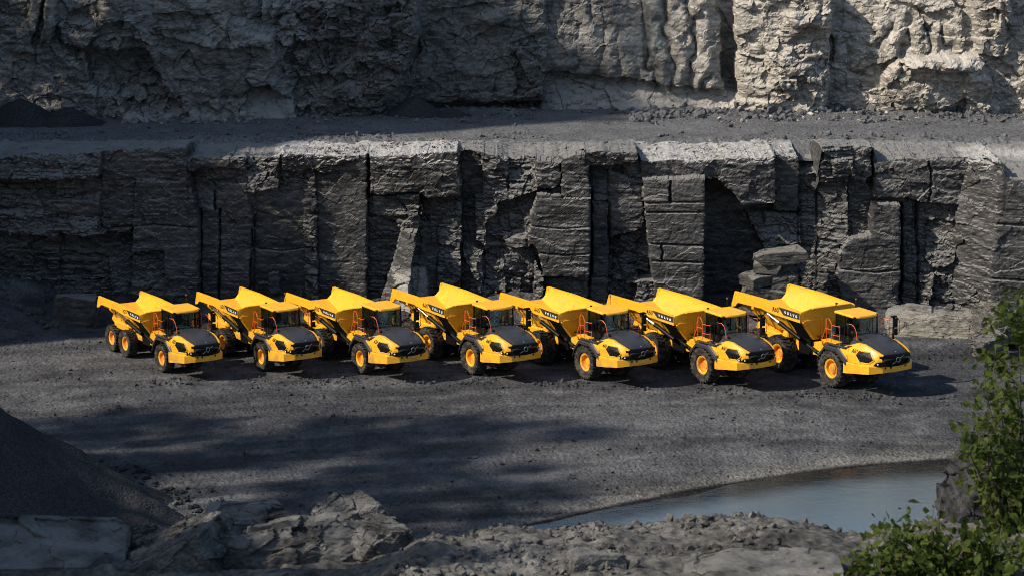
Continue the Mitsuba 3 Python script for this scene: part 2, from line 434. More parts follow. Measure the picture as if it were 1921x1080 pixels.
BLOCKS = [
    # left, in the shade: ledges and faces
    ([(-300, 250), (195, 250), (190, 330), (60, 340), (-300, 340)], 1.3, 0.05, -0.35, 1.0, 1.6),
    ([(-300, 335), (200, 330), (205, 430), (150, 440), (-300, 420)], 0.6, 0.1, -0.5, 1.1, 1.7),
    ([(85, 375), (205, 372), (200, 398), (175, 410), (80, 402)], 1.5, 0.1, 0.1, 0.6, 1.2),
    ([(115, 430), (200, 440), (215, 580), (110, 600)], 0.2, 0.1, -0.1, 0.8, 0.8),
    ([(188, 262), (356, 262), (374, 420), (376, 600), (245, 600), (250, 430), (192, 430)], 1.5, 0.06, -0.04, 0.45, 0.9),
    ([(188, 340), (255, 335), (248, 440), (190, 430)], 1.05, 0.1, 0, 0.6, 0.7),
    ([(250, 470), (310, 468), (312, 520), (280, 545), (245, 545)], 1.0, 0.1, -0.2, 1.0, 1.0),
    ([(356, 310), (402, 345), (404, 395), (380, 402), (372, 380)], 0.1, 0.35, -0.6, 0.3, 0.4),
    ([(404, 345), (462, 347), (475, 430), (476, 600), (376, 600), (375, 398), (404, 396)], 0.9, 0.05, -0.05, 0.35, 1.0),
    ([(358, 285), (462, 285), (460, 320), (358, 316)], 1.1, 0.0, 0.0, 0.5, 0.7),
    ([(462, 285), (525, 287), (522, 352), (478, 362), (462, 330)], 0.8, 0.25, -0.3, 1.5, 0.6),
    ([(478, 358), (575, 340), (592, 600), (476, 600)], 0.5, 0.03, 0.0, 0.25, 0.7),
    ([(568, 300), (592, 320), (598, 600), (572, 600)], 0.95, 0.5, -0.05, 1.0, 1.0),
    # broad pale face left of the crack
    ([(592, 290), (690, 290), (690, 600), (598, 600)], 1.0, 0.16, 0.0, 0.3, 0.8),
    ([(528, 270), (692, 270), (690, 302), (640, 306), (610, 330), (590, 318), (560, 322), (528, 320)], 1.15, 0.05, 0.1, 0.9, 0.5),
    # big overhanging block and what stands under it
    ([(690, 360), (864, 350), (866, 600), (690, 600)], 0.35, 0.06, 0.0, 0.8, 0.8),
    ([(692, 262), (860, 262), (864, 365), (800, 372), (785, 362), (692, 368)], 1.5, 0.05, 0.05, 0.55, 0.7),
    ([(690, 368), (790, 364), (780, 405), (745, 420), (692, 402)], 0.9, 0.15, 0.25, 0.9, 0.8),
    ([(752, 425), (785, 425), (776, 470), (768, 545), (772, 600), (700, 600), (722, 540), (740, 480)], 1.7, 1.0, -0.16, 0.5, 0.6),
    ([(740, 390), (792, 385), (790, 430), (745, 428)], 1.2, 0.3, 0.1, 1.2, 1.2),
    ([(818, 425), (870, 365), (872, 600), (820, 600)], 0.9, 0.35, -0.05, 1.2, 1.2),
    ([(790, 430), (820, 430), (820, 600), (778, 600)], 0.45, -0.2, 0.0, 0.5, 0.6),
    # dark cleft and broken ground to its right
    ([(864, 270), (906, 290), (908, 480), (868, 470)], -0.6, 0.05, 0.0, 0.4, 0.5),
    ([(864, 455), (905, 470), (905, 600), (864, 600)], 0.4, 0.4, -0.1, 1.2, 0.6),
    ([(904, 270), (956, 275), (952, 350), (960, 380), (910, 420), (904, 330)], 0.8, 0.2, -0.1, 1.3, 0.8),
    ([(890, 370), (912, 370), (910, 460), (892, 450)], 0.7, 0.5, 0, 1.2, 1.0),
    ([(956, 285), (1056, 290), (1052, 345), (1010, 365), (960, 385), (950, 340)], 1.0, 0.35, -0.5, 1.5, 1.2),
    ([(1005, 300), (1052, 305), (1050, 350), (1006, 352)], 1.7, 0.05, 0, 0.6, 0.8),
    ([(935, 380), (1010, 355), (1062, 340), (1062, 372), (1008, 400), (990, 465), (960, 470), (935, 440)], 0.75, 0.50, -0.45, 0.9, 0.3),
    ([(908, 470), (990, 460), (1020, 520), (1015, 600), (905, 600)], 0.7, 0.40, -0.3, 1.4, 0.5),
    ([(945, 455), (1000, 470), (1002, 555), (950, 555)], 0.25, 0.1, 0.0, 1.2, 1.0),
    ([(1010, 365), (1108, 368), (1108, 455), (1104, 522), (1018, 520), (1010, 470), (990, 455), (998, 400)], 2.1, 0.10, 0.04, 0.25, 1.3),
    ([(1055, 290), (1102, 290), (1107, 372), (1052, 372)], 2.0, 0.10, 0.0, 0.3, 1.3),
    ([(1020, 515), (1104, 515), (1100, 600), (1030, 600)], 1.1, 0.1, -0.2, 0.5, 0.9),
    ([(1108, 305), (1145, 325), (1143, 372), (1112, 380)], 0.4, 0.5, -0.7, 0.4, 0.3),
    ([(1108, 375), (1145, 380), (1142, 600), (1106, 600)], 0.9, 0.05, 0.0, 0.4, 0.9),
    ([(1094, 262), (1198, 262), (1198, 312), (1098, 312)], 1.9, 0.03, 0.0, 0.6, 0.5),
    ([(1140, 322), (1205, 340), (1206, 410), (1200, 450), (1150, 460), (1140, 400)], 1.3, 0.08, 0.0, 0.35, 1.4),
    ([(1150, 440), (1225, 420), (1232, 600), (1140, 600)], 0.7, 0.45, -0.12, 1.7, 0.5),
    ([(1170, 305), (1215, 300), (1240, 320), (1206, 345), (1172, 330)], 1.3, 0.2, -0.4, 1.4, 0.4),
    # right: wide top block, deep recess, square pillar
    ([(1310, 330), (1512, 330), (1512, 600), (1310, 600)], -1.7, 0.02, 0.0, 0.35, 0.6),
    ([(1400, 400), (1512, 400), (1512, 480), (1440, 480)], 0.1, 0.2, -0.4, 1.2, 0.6),
    ([(1460, 460), (1512, 455), (1512, 600), (1470, 600)], 0.3, 0.1, -0.1, 0.5, 0.5),
    ([(1200, 262), (1456, 262), (1455, 382), (1395, 386), (1345, 335), (1205, 338)], 1.5, 0.03, 0.03, 0.5, 0.6),
    ([(1452, 262), (1503, 262), (1506, 395), (1452, 395)], 0.2, 0.1, 0.0, 0.35, 0.5),
    ([(1207, 336), (1322, 331), (1320, 545), (1310, 600), (1236, 600), (1218, 470), (1209, 400)], 2.3, 0.13, 0.0, 0.25, 0.9),
    # right-hand buttresses
    ([(1503, 330), (1600, 330), (1600, 600), (1500, 600)], 0.8, 0.48, -0.10, 0.9, 0.8),
    ([(1532, 262), (1636, 262), (1634, 340), (1536, 345)], 1.4, 0.08, 0.1, 1.1, 2.2),
    ([(1560, 300), (1600, 296), (1604, 330), (1566, 334)], 2.1, 0.1, 0.1, 0.9, 1.8),
    ([(1590, 330), (1720, 380), (1720, 600), (1590, 600)], 1.0, 0.1, -0.1, 0.7, 0.9),
    ([(1640, 285), (1846, 285), (1840, 350), (1822, 385), (1760, 388), (1700, 372), (1640, 372)], 1.7, 0.06, -0.02, 0.6, 0.7),
    ([(1712, 376), (1800, 380), (1790, 470), (1712, 475)], 1.1, 0.25, -0.2, 1.1, 0.7),
    ([(1636, 384), (1690, 384), (1688, 540), (1682, 600), (1588, 600), (1570, 520), (1576, 480), (1592, 450), (1634, 442)], 2.2, 0.08, 0.02, 0.25, 1.2),
    ([(1716, 468), (1796, 472), (1792, 590), (1716, 592)], 1.8, 0.25, -0.12, 1.6, 1.4),
    ([(1790, 470), (1836, 480), (1836, 620), (1792, 620)], -0.4, 0.1, 0.0, 0.5, 0.5),
    ([(1846, 290), (2300, 285), (2300, 720), (1864, 680), (1864, 500), (1870, 400), (1874, 318)], 5.6, 0.12, -0.06, 0.6, 0.8),
    ([(1832, 300), (1884, 318), (1876, 420), (1866, 660), (1818, 640), (1796, 560), (1800, 452), (1808, 380)], 3.9, 1.45, -0.12, 1.0, 0.5),
    ([(1880, 330), (1930, 326), (2300, 326), (2300, 700), (1860, 640), (1862, 520), (1872, 430)], 6.0, 0.12, -0.02, 0.3, 1.2),
]
paint_blocks(X, Z, P, rough, strata, BLOCKS, YL, 5, warp=0.13)
CRACKS = [([(690, 285), (692, 330), (690, 372)], 1.0, 0.07), ([(376, 395), (374, 470), (378, 600)], 0.5, 0.06), ([(411, 395), (412, 480), (410, 600)], 0.45, 0.06), ([(474, 420), (470, 510), (468, 600)], 0.5, 0.06),
          ([(1108, 372), (1110, 470), (1106, 540)], 0.7, 0.07), ([(1142, 380), (1145, 470), (1140, 560)], 0.5, 0.06), ([(1208, 377), (1262, 374), (1318, 372)], 0.3, 0.05), ([(1255, 336), (1256, 374)], 0.5, 0.06), ([(1212, 394), (1320, 391)], 0.35, 0.05),
          ([(1216, 452), (1320, 454)], 0.45, 0.05), ([(1240, 452), (1241, 484)], 0.45, 0.05), ([(1222, 484), (1320, 485)], 0.3, 0.05), ([(1690, 384), (1692, 480), (1686, 600)], 0.8, 0.08), ([(1720, 380), (1722, 470), (1716, 600)], 0.6, 0.08), ([(788, 365), (788, 430)], 0.5, 0.06),
          ([(1740, 300), (1745, 340), (1738, 380)], 0.35, 0.06), ([(1012, 470), (1060, 474), (1106, 470)], 0.25, 0.05), ([(992, 420), (1050, 424), (1108, 420)], 0.22, 0.05), ([(1572, 500), (1640, 505), (1690, 498)], 0.22, 0.05), ([(200, 430), (290, 420), (370, 425)], 0.3, 0.06), ([(480, 470), (530, 474), (590, 465)], 0.15, 0.05), ([(1850, 400), (2000, 405)], 0.25, 0.06), ([(1840, 500), (2000, 505)], 0.25, 0.06)]
cut_cracks(X, Z, P, CRACKS, YL)
r1, r2, r3 = relief(X, Z, 41)
lamw = Z + 0.10 * fbm(F_(X * 0.35, Z * 0.5, 0 * X), 2, 61) + 0.05 * X * 0.1
l1 = noise(F_(X * 0.22, lamw * 3.6, 0 * X), 63) - 0.5
l2 = noise(F_(X * 0.5, lamw * 8.5, 0 * X), 64) - 0.5
ledge = np.sign(l1) * np.abs(l1) ** 0.6
l3 = noise(F_(X * 0.9, lamw * 17, 0 * X), 66) - 0.5
lm = 0.35 + 1.0 * smooth(0.35, 0.7, noise(F_(X * 0.5, Z * 0.4, 0 * X), 67))
P += rough * (0.30 * r1 + 0.36 * r2 + 0.40 * r3) + strata * (0.45 + 0.65 * smooth(0.25, 0.8, rough)) * lm * (0.085 * ledge + 0.085 * l2 + 0.05 * l3) + 0.05 * fbm(F_(X * 6, Z * 8, 0 * X), 3, 65) * (0.4 + rough)
Yf = YL - P
# top strip: from the wall's edge back to the bench
back = np.concatenate([[0.03], np.arange(0.10, 8.25, 0.115)])
Yedge = Yf[-1][None] + (gaussian_filter(Yf[-1], 9) - Yf[-1])[None] * np.clip(back / 0.9, 0, 1)[:, None]
Yt = Yedge + back[:, None] * ((YL + 5.5 - Yedge) / 8.2)
fr_ = back[:, None] / 8.2
Xt = np.broadcast_to(xl[None], Yt.shape)
Zt = ztop[None] * (1 - smooth(0.25, 1.0, fr_)) + 10.05 * smooth(0.25, 1.0, fr_) + (0.12 * fbm(F_(Xt * 0.8, Yt * 0.8, 0 * Xt), 4, 71) + 0.07 * (noise(F_(Xt * 4, Yt * 4, 0 * Xt), 72) - 0.5) + 0.16 * Facets(0.5, 1.3, 73, -44, 44, 164, 178, 0.3)(Xt, Yt) + 0.16 * Facets(0.17, 1.3, 74, -44, 44, 164, 178, 0.5)(Xt, Yt)) * smooth(0.0, 0.03, fr_) - 0.03 * smooth(0.1, 0, fr_)
V = np.concatenate([F_(X, Yf, Z), F_(Xt, Yt, Zt)], 0)
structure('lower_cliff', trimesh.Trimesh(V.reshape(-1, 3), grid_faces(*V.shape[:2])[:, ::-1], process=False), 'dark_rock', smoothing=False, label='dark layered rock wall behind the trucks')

# ---- the bench (haul road) on top of it
xb, yb = np.arange(-46, 46, 0.13), np.concatenate([np.arange(172.5, 198.5, 0.20)])
Yb, Xb = np.meshgrid(yb, xb, indexing='ij')
PXb = 960.5 + Xb / (Yb * 0.985) * FOCAL
Zb = 10.12 - 0.9 * smooth(176.0, 173.4, Yb) + 0.10 * fbm(F_(Xb * 0.25, Yb * 0.3, 0 * Xb), 3, 81)
rub = smooth(0.45, 0.75, noise(F_(Xb * 0.3, Yb * 0.45, 0 * Xb), 82)) * (smooth(178.5, 176.5, Yb) + smooth(186.5, 189, Yb)) + 0.8 * smooth(8, 14, Xb) * smooth(183, 188, Yb)
Zb += rub * (0.22 * np.abs(fbm(F_(Xb * 1.5, Yb * 1.5, 0 * Xb), 4, 83)) + 0.16 * noise(F_(Xb * 3.5, Yb * 3.0, 0 * Xb), 84)) + 0.03 * fbm(F_(Xb * 4, Yb * 2.5, 0 * Xb), 3, 85)
V = F_(Xb, Yb, Zb)
structure('bench_road', trimesh.Trimesh(V.reshape(-1, 3), grid_faces(*V.shape[:2])[:, ::-1], process=False), 'bench_gravel', label='grey gravel bench road above the lower wall')

# ---- the upper rock wall
FOOT = np.array([(-500, 189), (0, 188.5), (250, 185), (430, 184.5), (560, 187.5), (740, 189.5), (830, 192), (1000, 194.0), (1360, 194.5), (1400, 192.5), (1560, 191), (1700, 189.5), (1921, 188.5), (2400, 184)], float)
xu = np.arange(-47, 47, 0.085)
nu = 108
X = np.broadcast_to(xu[None], (nu, len(xu))).copy()
Z = np.broadcast_to(np.linspace(9.6, 18.5, nu)[:, None], X.shape).copy()
foot = np.interp(960.5 + xu / 188.0 * FOCAL, FOOT[:, 0], FOOT[:, 1])
YU = 190.0
P = YU - (foot[None] + 0.34 * (Z - 10)) + 0.9 * fbm(F_(X * 0.22 + Z * 0.12, Z * 0.22, 0 * X), 4, 121) + 0.5 * fbm(F_((X + Z) * 0.5, (Z - X) * 0.18, 0 * X), 3, 124)
rough, strata = np.full(X.shape, 0.7), np.full(X.shape, 0.15)
base = P.copy()
UP = [
    ([(-300, -60), (180, -60), (190, 60), (250, 230), (-300, 240)], 0.5, 0.05, -0.35, 0.9, 0.1),
    ([(60, -60), (78, -60), (72, 60), (58, 75), (50, 40)], 1.3, 0.5, -0.3, 0.4, 0.0),
    ([(84, -60), (106, -60), (102, 40), (92, 80), (74, 82), (80, 40)], 1.8, 0.5, -0.3, 0.4, 0.0),
    ([(30, 45), (55, 40), (62, 100), (22, 100)], 1.3, 0.5, -0.5, 0.7, 0.1),
    ([(110, 80), (165, 90), (185, 150), (190, 215), (120, 215), (100, 150)], 1.9, 0.45, -0.30, 0.8, 0.5),
    ([(100, 45), (250, 40), (280, 80), (270, 98), (160, 95), (110, 78)], 2.2, 0.15, -0.2, 1.1, 0.6),
    ([(160, 92), (285, 88), (300, 140), (240, 175), (175, 150)], 0.4, 0.1, -0.1, 0.7, 0.3),
    ([(230, 140), (300, 135), (330, 185), (415, 150), (420, 240), (240, 240), (190, 225)], 2.9, 0.25, -0.95, 1.9, 0.2),
    ([(278, 60), (400, 52), (512, 78), (520, 100), (500, 160), (462, 235), (340, 190), (298, 120)], 3.5, 0.10, -0.08, 0.6, 0.4),
    ([(280, 52), (400, 48), (520, 74), (530, 92), (400, 92), (300, 72)], 4.0, 0.1, -0.5, 0.9, 0.6),
    ([(470, 165), (505, 160), (585, 228), (430, 232)], 2.9, 0.05, -1.3, 0.2, 0.0),
    ([(500, -60), (800, -60), (785, 80), (745, 160), (720, 215), (560, 215), (520, 100)], 1.6, 0.02, -0.22, 1.9, 0.9),
    ([(780, -60), (1030, -60), (1030, 190), (740, 190), (790, 90)], -1.9, 0.02, -0.33, 0.65, 0.1),
    ([(960, 80), (1030, 60), (1028, 180), (970, 180)], -1.3, -0.1, -0.3, 1.4, 0.4),
    ([(902, 24), (940, 26), (952, 40), (920, 50), (900, 36)], -0.6, 0.1, -0.4, 0.4, 0.0),
    ([(1030, -60), (1390, -60), (1390, 200), (1020, 200)], -2.2, 0.10, -0.30, 0.35, 0.15),
    ([(1025, 135), (1200, 150), (1330, 165), (1390, 175), (1390, 225), (1005, 225)], -1.7, 0.05, -1.25, 0.25, 0.0),
    ([(1340, -60), (1392, -60), (1392, 165), (1352, 165)], -4.2, -0.1, -0.1, 0.4, 0.1),
    ([(1384, -60), (1590, -60), (1580, 60), (1560, 150), (1540, 215), (1384, 215)], 0.0, 0.22, -0.28, 1.0, 0.7),
    ([(1480, 30), (1590, 20), (1580, 60), (1490, 50)], 1.0, -0.2, 0.1, 0.9, 1.0),
    ([(1440, 100), (1560, 90), (1545, 170), (1450, 170)], 1.0, 0.1, -0.15, 1.5, 1.5),
    ([(1570, -60), (2400, -60), (2400, 240), (1545, 240), (1560, 150)], 1.2, 0.24, -0.30, 0.8, 0.2),
    ([(1690, 115), (1840, 105), (1870, 170), (1850, 215), (1690, 215), (1660, 150)], 1.9, 0.05, 0.08, 1.2, 1.6),
    ([(1830, -40), (1900, -40), (1890, 110), (1840, 100)], 0.9, -0.15, -0.2, 1.2, 0.6),
]
paint_blocks(X, Z, P, rough, strata, UP, YU, 15, warp=0.3)
# soften the outlines, keep the steps
P = 0.6 * P + 0.4 * gaussian_filter(P, 3)
# erosion ribs
def ribs(px0, px1, py0, py1, n, amp, lean):
    PX = 960.5 + X / 189.0 * FOCAL
    PY = 540 + FOCAL * np.tan(np.arctan2(CAM_Z - Z, 191.0) - PITCH)
    m = smooth(px0, px0 + 20, PX) * smooth(px1, px1 - 20, PX) * smooth(py0 - 15, py0 + 10, PY) * smooth(py1 + 25, py1 - 10, PY)
    t = (PX - px0) / (px1 - px0) * n + lean * (PY - py0) / 100 * ((PX - px0) / (px1 - px0) - 0.5) + 0.9 * fbm(F_(X * 0.5, Z * 0.35, 0 * X), 3, int(px0)) + 0.3 * fbm(F_(X * 1.6, Z * 1.3, 0 * X), 2, int(px0) + 4)
    return amp * m * (np.abs(np.sin(np.pi * t)) ** 0.7 - 0.5)
P += ribs(1640, 1830, 50, 125, 5, 1.0, -4) + ribs(1200, 1350, -60, 165, 2.6, 0.9, 0.6) + ribs(1040, 1200, -60, 140, 2, 0.4, 0.3) + ribs(1570, 1700, 70, 130, 3, 0.7, -2) + ribs(1480, 1560, -60, 25, 3, 0.5, -2) + ribs(1850, 1921, -60, 60, 2, 0.6, 0)
r1, r2, r3 = relief(X, Z, 141, ((1.9, 1.2, 0.3), (0.75, 1.3, 0.35), (0.28, 1.4, 0.45)))
lamw = Z + 0.35 * fbm(F_(X * 0.3, Z * 0.4, 0 * X), 3, 161)
l1 = noise(F_(X * 0.3, lamw * 2.6, 0 * X), 163) - 0.5
P += rough * (0.50 * r1 + 0.52 * r2 + 0.50 * r3) + strata * 0.36 * smooth(0.35, 0.65, noise(F_(X * 0.4, Z * 0.4, 0 * X), 168)) * np.sign(l1) * np.abs(l1) ** 0.6 + 0.24 * fbm(F_(X * 1.6, Z * 1.6, 0 * X), 4, 165) + 0.30 * np.minimum(0, fbm(F_(X * 1.1 + Z * 0.3, Z * 0.22, 0 * X), 3, 171) + 0.15) + 0.05 * fbm(F_(X * 6, Z * 6, 0 * X), 3, 166)
V = F_(X, YU - P, Z)
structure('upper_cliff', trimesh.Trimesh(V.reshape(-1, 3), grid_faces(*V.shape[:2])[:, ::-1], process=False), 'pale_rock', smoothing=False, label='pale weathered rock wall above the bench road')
Vt = np.array([[(x, y, 18.3 + 0.5 * math.sin(x * 0.2) * (y > 200)) for x in np.linspace(-47, 47, 40)] for y in (195.5, 200, 230, 320)])
structure('plateau', trimesh.Trimesh(Vt.reshape(-1, 3), grid_faces(4, 40)[:, ::-1], process=False), 'hill_ground', label='ground above the upper wall')

# ---- the quarry floor, with the pond's basin
POND_Z = -0.28
shore = np.array([(780, 1040), (870, 1012), (930, 996), (1000, 986), (1060, 973), (1115, 958), (1200, 944), (1300, 926), (1360, 910), (1440, 894), (1500, 886), (1600, 876), (1700, 869), (1810, 868), (1921, 866), (2050, 880), (2120, 960), (2000, 1150), (1500, 1200), (900, 1150)], float)
pond = Polygon(on_ground(shore[:, 0], shore[:, 1], POND_Z)[:, :2])
xf = np.arange(-36, 38, 0.105)
yf = np.concatenate([np.arange(100, 128, 0.16), np.arange(128, 178, 0.15)])
Yg, Xg = np.meshgrid(yf, xf, indexing='ij')
near = shapely.distance(shapely.points(Xg.ravel(), Yg.ravel()), pond).reshape(Xg.shape)
near = np.where(near > 0, near, -shapely.distance(shapely.points(Xg.ravel(), Yg.ravel()), pond.exterior).reshape(Xg.shape)) + 0.35 * fbm(F_(Xg * 0.6, Yg * 0.4, 0 * Xg), 3, 91)
Zg = np.where(near > 0, POND_Z + 0.27 * (1 - np.exp(-near / 2.5)), POND_Z + 0.10 * np.maximum(near, -6))
rowm = smooth(3.0, 6.0, near)
flat = np.zeros(Xg.shape)
for par, origin, _, _ in FLEET_SPOTS:
    flat = np.maximum(flat, smooth(9.5, 5.0, np.hypot(Xg - origin[0] + 2.0, (Yg - origin[1] - 3.0))))
rut = fbm(F_(Xg * 0.16, Yg * 0.16, 0 * Xg), 4, 92)
lumps = smooth(0.50, 0.78, noise(F_(Xg * 0.35, Yg * 0.30, 0 * Xg + 2), 93)) * noise(F_(Xg * 1.3, Yg * 1.0, 0 * Xg + 9), 94)
grit = 0.020 * fbm(F_(Xg * 3, Yg * 2, 0 * Xg), 3, 95)
Zg += rowm * (1 - flat) * (0.22 * rut + lumps * (0.16 * np.abs(fbm(F_(Xg * 1.8, Yg * 1.4, 0 * Xg), 3, 96)) + 0.08 * noise(F_(Xg * 4.5, Yg * 3.5, 0 * Xg), 97))) + grit * np.minimum(1, 0.3 + np.abs(near))
# a ragged line of broken rock in front of the wheels, a bank of rubble under the wall
px_ = 960.5 + Xg / (Yg * 0.985) * FOCAL
# tyre tracks: long curved ridged bands
for (cx, cy, r_, a0, a1, w_) in ((-10.5, 132.0, 13.0, 0.9, 1.9, 0.7), (-7.5, 132.0, 13.2, 0.8, 1.8, 0.7), (4.0, 126.0, 14.0, 0.9, 2.2, 0.8), (8.0, 134.0, 9.0, -0.3, 1.2, 0.7), (15.0, 128.0, 12.0, 0.7, 2.3, 0.8), (18.0, 127.0, 12.0, 0.7, 2.2, 0.8), (10.0, 150.0, 18.0, -2.2, -1.0, 0.8), (-4.0, 150.0, 22.0, -2.0, -1.1, 0.8)):
    rr, aa = np.hypot(Xg - cx, Yg - cy), np.arctan2(Yg - cy, Xg - cx)
    m = smooth(w_, w_ * 0.7, np.abs(rr - r_)) * smooth(a0, a0 + 0.2, aa) * smooth(a1, a1 - 0.2, aa) * rowm
    Zg += m * (0.05 * np.sin(rr * 14.0) - 0.04)
bank = smooth(166.0, 171.5, Yg + 0.8 * fbm(F_(Xg * 0.3, Yg * 0.3, 0 * Xg), 3, 98))
Zg += bank * (0.75 + 0.5 * noise(F_(Xg * 0.35, 0 * Xg, 0 * Xg), 99)) + bank * 0.15 * noise(F_(Xg * 2.5, Yg * 2.0, 0 * Xg), 100)
Zg += 0.9 * smooth(-24, -33, Xg) * smooth(156, 168, Yg)
V = F_(Xg, Yg, Zg)
floor_z = lambda x, y: Zg[np.clip(np.searchsorted(yf, y), 0, len(yf) - 1), np.clip(np.searchsorted(xf, x), 0, len(xf) - 1)]
structure('quarry_ground', trimesh.Trimesh(V.reshape(-1, 3), grid_faces(*V.shape[:2])[:, ::-1], process=False), 'quarry_floor', label='dark grey crushed rock floor of the quarry')

up_ = on_ground(shore[0:15, 0], shore[0:15, 1], POND_Z)
WK = np.polyfit(up_[:, 0] / 10, up_[:, 1], 4)


def water_tone(p, n, uv):                                   # dark band along the shore stands for the cliff's reflection, put into the colour
    t = p.x / 10
    ys = ((float(WK[0]) * t + float(WK[1])) * t + float(WK[2])) * t * t + float(WK[3]) * t + float(WK[4])
    d = ys - p.y + 0.9 * (FB(p.x * 0.5, p.y * 0.5, 0.0, 2) - 0.5)
    return MIX((0.016, 0.016, 0.015), (0.086, 0.113, 0.132), SS(1.2, 4.0, d))


scene['pond_water'] = {'type': 'bumpmap', 'arbitrary': mikit.proc(lambda p, n, uv: 0.0025 * N(p.x * 2.2, p.y * 4.0, 0.0) + 0.0015 * N(p.x * 6 + 3, p.y * 9, 4.0), 0.02), 'scale': 1.0,
                       'bsdf': {'type': 'roughplastic', 'diffuse_reflectance': mikit.proc(water_tone), 'alpha': 0.015, 'int_ior': 1.33}}
wx0, wy0, wx1, wy1 = pond.bounds
structure('pond', trimesh.Trimesh([(wx0 - 2, wy0 - 2, POND_Z), (wx1 + 2, wy0 - 2, POND_Z), (wx1 + 2, wy1 + 1.5, POND_Z), (wx0 - 2, wy1 + 1.5, POND_Z)], [(0, 1, 2), (0, 2, 3)], process=False), 'pond_water', smoothing=False, label='still blue grey water in the quarry floor')
# ------------------------------------------------------------------ left of the frame: unseen hill and trees, added to cast the shade
LEAFY = {}


def leaf_cloud(r, n, size, radii, clump=26, spread=0.17):
    """n small folded leaves gathered in clumps through an ellipsoid; returns a trimesh."""
    radii = np.asarray(radii, float)
    cl = r.normal(0, 1, (clump, 3))
    cl /= np.linalg.norm(cl, axis=1, keepdims=True)
    cl *= (r.uniform(0.25, 1.0, (clump, 1)) ** 0.6)
    k = r.integers(0, clump, n)
    c = (cl[k] + r.normal(0, spread, (n, 3))) * radii
    return leaves_at(r, c, size)


def leaves_at(r, c, size, droop=0.3):
    n = len(c)
    d = r.normal(0, 1, (n, 3)); d[:, 2] -= droop
    d /= np.linalg.norm(d, axis=1, keepdims=True)
    u = np.cross(d, r.normal(0, 1, (n, 3)))
    u /= np.maximum(np.linalg.norm(u, axis=1, keepdims=True), 1e-9)
    w = np.cross(d, u)
    s = size * r.uniform(0.6, 1.25, (n, 1))
    base, tip = c - d * s * 0.5, c + d * s * 0.55
    l, rr = c + u * s * 0.36 + w * s * 0.10, c - u * s * 0.36 + w * s * 0.10
    l2, r2 = c + u * s * 0.24 + d * s * 0.28 + w * s * 0.08, c - u * s * 0.24 + d * s * 0.28 + w * s * 0.08
    v = np.stack([base, l, l2, tip, r2, rr], 1).reshape(-1, 3)
    o = np.arange(n)[:, None, None] * 6
    f = (np.array([[0, 1, 2], [0, 2, 3], [0, 3, 4], [0, 4, 5]])[None] + o).reshape(-1, 3)
    return trimesh.Trimesh(v, f, process=False)


def leaf_tone(p, n, uv):
    a = N(p.x * 9, p.y * 9, p.z * 9)
    b = FB(p.x * 1.6, p.y * 1.6, p.z * 1.6, 2)
    c = MIX((0.028, 0.044, 0.012), (0.11, 0.145, 0.036), SS(0.25, 0.8, 0.6 * a + 0.4 * b))
    return MIX(c, (0.16, 0.19, 0.05), 0.7 * SS(0.72, 0.95, a))


scene['leaf'] = {'type': 'principledthin', 'base_color': mikit.proc(leaf_tone), 'roughness': 0.5, 'diff_trans': 0.9, 'spec_trans': 0.0, 'eta': 1.35}
matte('far_leaf', (0.035, 0.060, 0.018))
principled('bark', lambda p, n, uv: MIX((0.045, 0.036, 0.028), (0.11, 0.09, 0.07), N(p.x * 22, p.y * 22, p.z * 5)), 0.9)

xh, yh = np.concatenate([np.arange(-120, -62, 2.0), np.arange(-62, -43, 0.7)]), np.arange(70, 240, 1.0)
Yh, Xh = np.meshgrid(yh, xh, indexing='ij')
HY = np.array([(60, 24), (90, 30), (118, 31), (124, 26), (129, 16), (150, 13), (154, 22), (156.5, 37), (163, 41), (166, 55), (170, 60), (176.5, 60), (178.2, 46), (179.6, 28), (182, 19), (195, 15), (240, 18)], float)  # heights of the unseen ridge, shaped for the shade it throws
Hh = np.interp(Yh + 1.5 * fbm(F_(Xh * 0.1, Yh * 0.1, 0 * Xh), 2, 201), HY[:, 0], HY[:, 1]) * smooth(-44.0, -50.5, Xh + 1.2 * fbm(F_(Xh * 0.15, Yh * 0.15, 0 * Xh), 3, 202)) * (1 + 0.12 * fbm(F_(Xh * 0.2, Yh * 0.2, 0 * Xh), 3, 203))
Hh = np.minimum(Hh, 16 + np.maximum(Hh - 16, 0) * smooth(-61, -55, Xh + 1.0 * fbm(F_(0 * Xh, Yh * 0.2, 0 * Xh), 2, 204)))
V = F_(Xh, Yh, Hh - 0.3)
structure('shade_hill', trimesh.Trimesh(V.reshape(-1, 3), grid_faces(*V.shape[:2])[:, ::-1], process=False), 'grey_rock', smoothing=40, label='unseen rocky hill added left of the quarry to cast shade')
hill_z = lambda x, y: Hh[np.clip(np.searchsorted(yh, y), 0, len(yh) - 1), np.clip(np.searchsorted(xh, x), 0, len(xh) - 1)] - 0.5

rt = np.random.default_rng(99)
for kind in range(3):
    tm = Mesh().tube([(0, 0, -1), (0.1, 0, 4), (0.0, 0.15, 9), (0.1, 0, 14)], [0.34, 0.28, 0.18, 0.05], 7)
    for k in range(9):
        a, z = rt.uniform(0, 6.28), rt.uniform(4.5, 12)
        tm.tube([(0, 0, z), (1.2 * math.cos(a), 1.2 * math.sin(a), z + 0.8), (2.6 * math.cos(a), 2.6 * math.sin(a), z + 1.9)], [0.12, 0.08, 0.03], 5)
    crown = leaf_cloud(rt, 1150, 0.60, (3.4, 3.4, 4.8), clump=17, spread=0.11)
    crown.apply_translation((0, 0, 10.2))
    scene['shade_tree_kind_%d' % kind] = {'type': 'shapegroup', 'crown': mikit.ply(crown, 'far_leaf'), 'trunk': mikit.ply(tm.mesh(), 'bark', smooth=True)}
labels['shade_trees'] = {'kind': 'stuff', 'label': 'unseen trees added left of the quarry to cast shade', 'category': 'wood'}
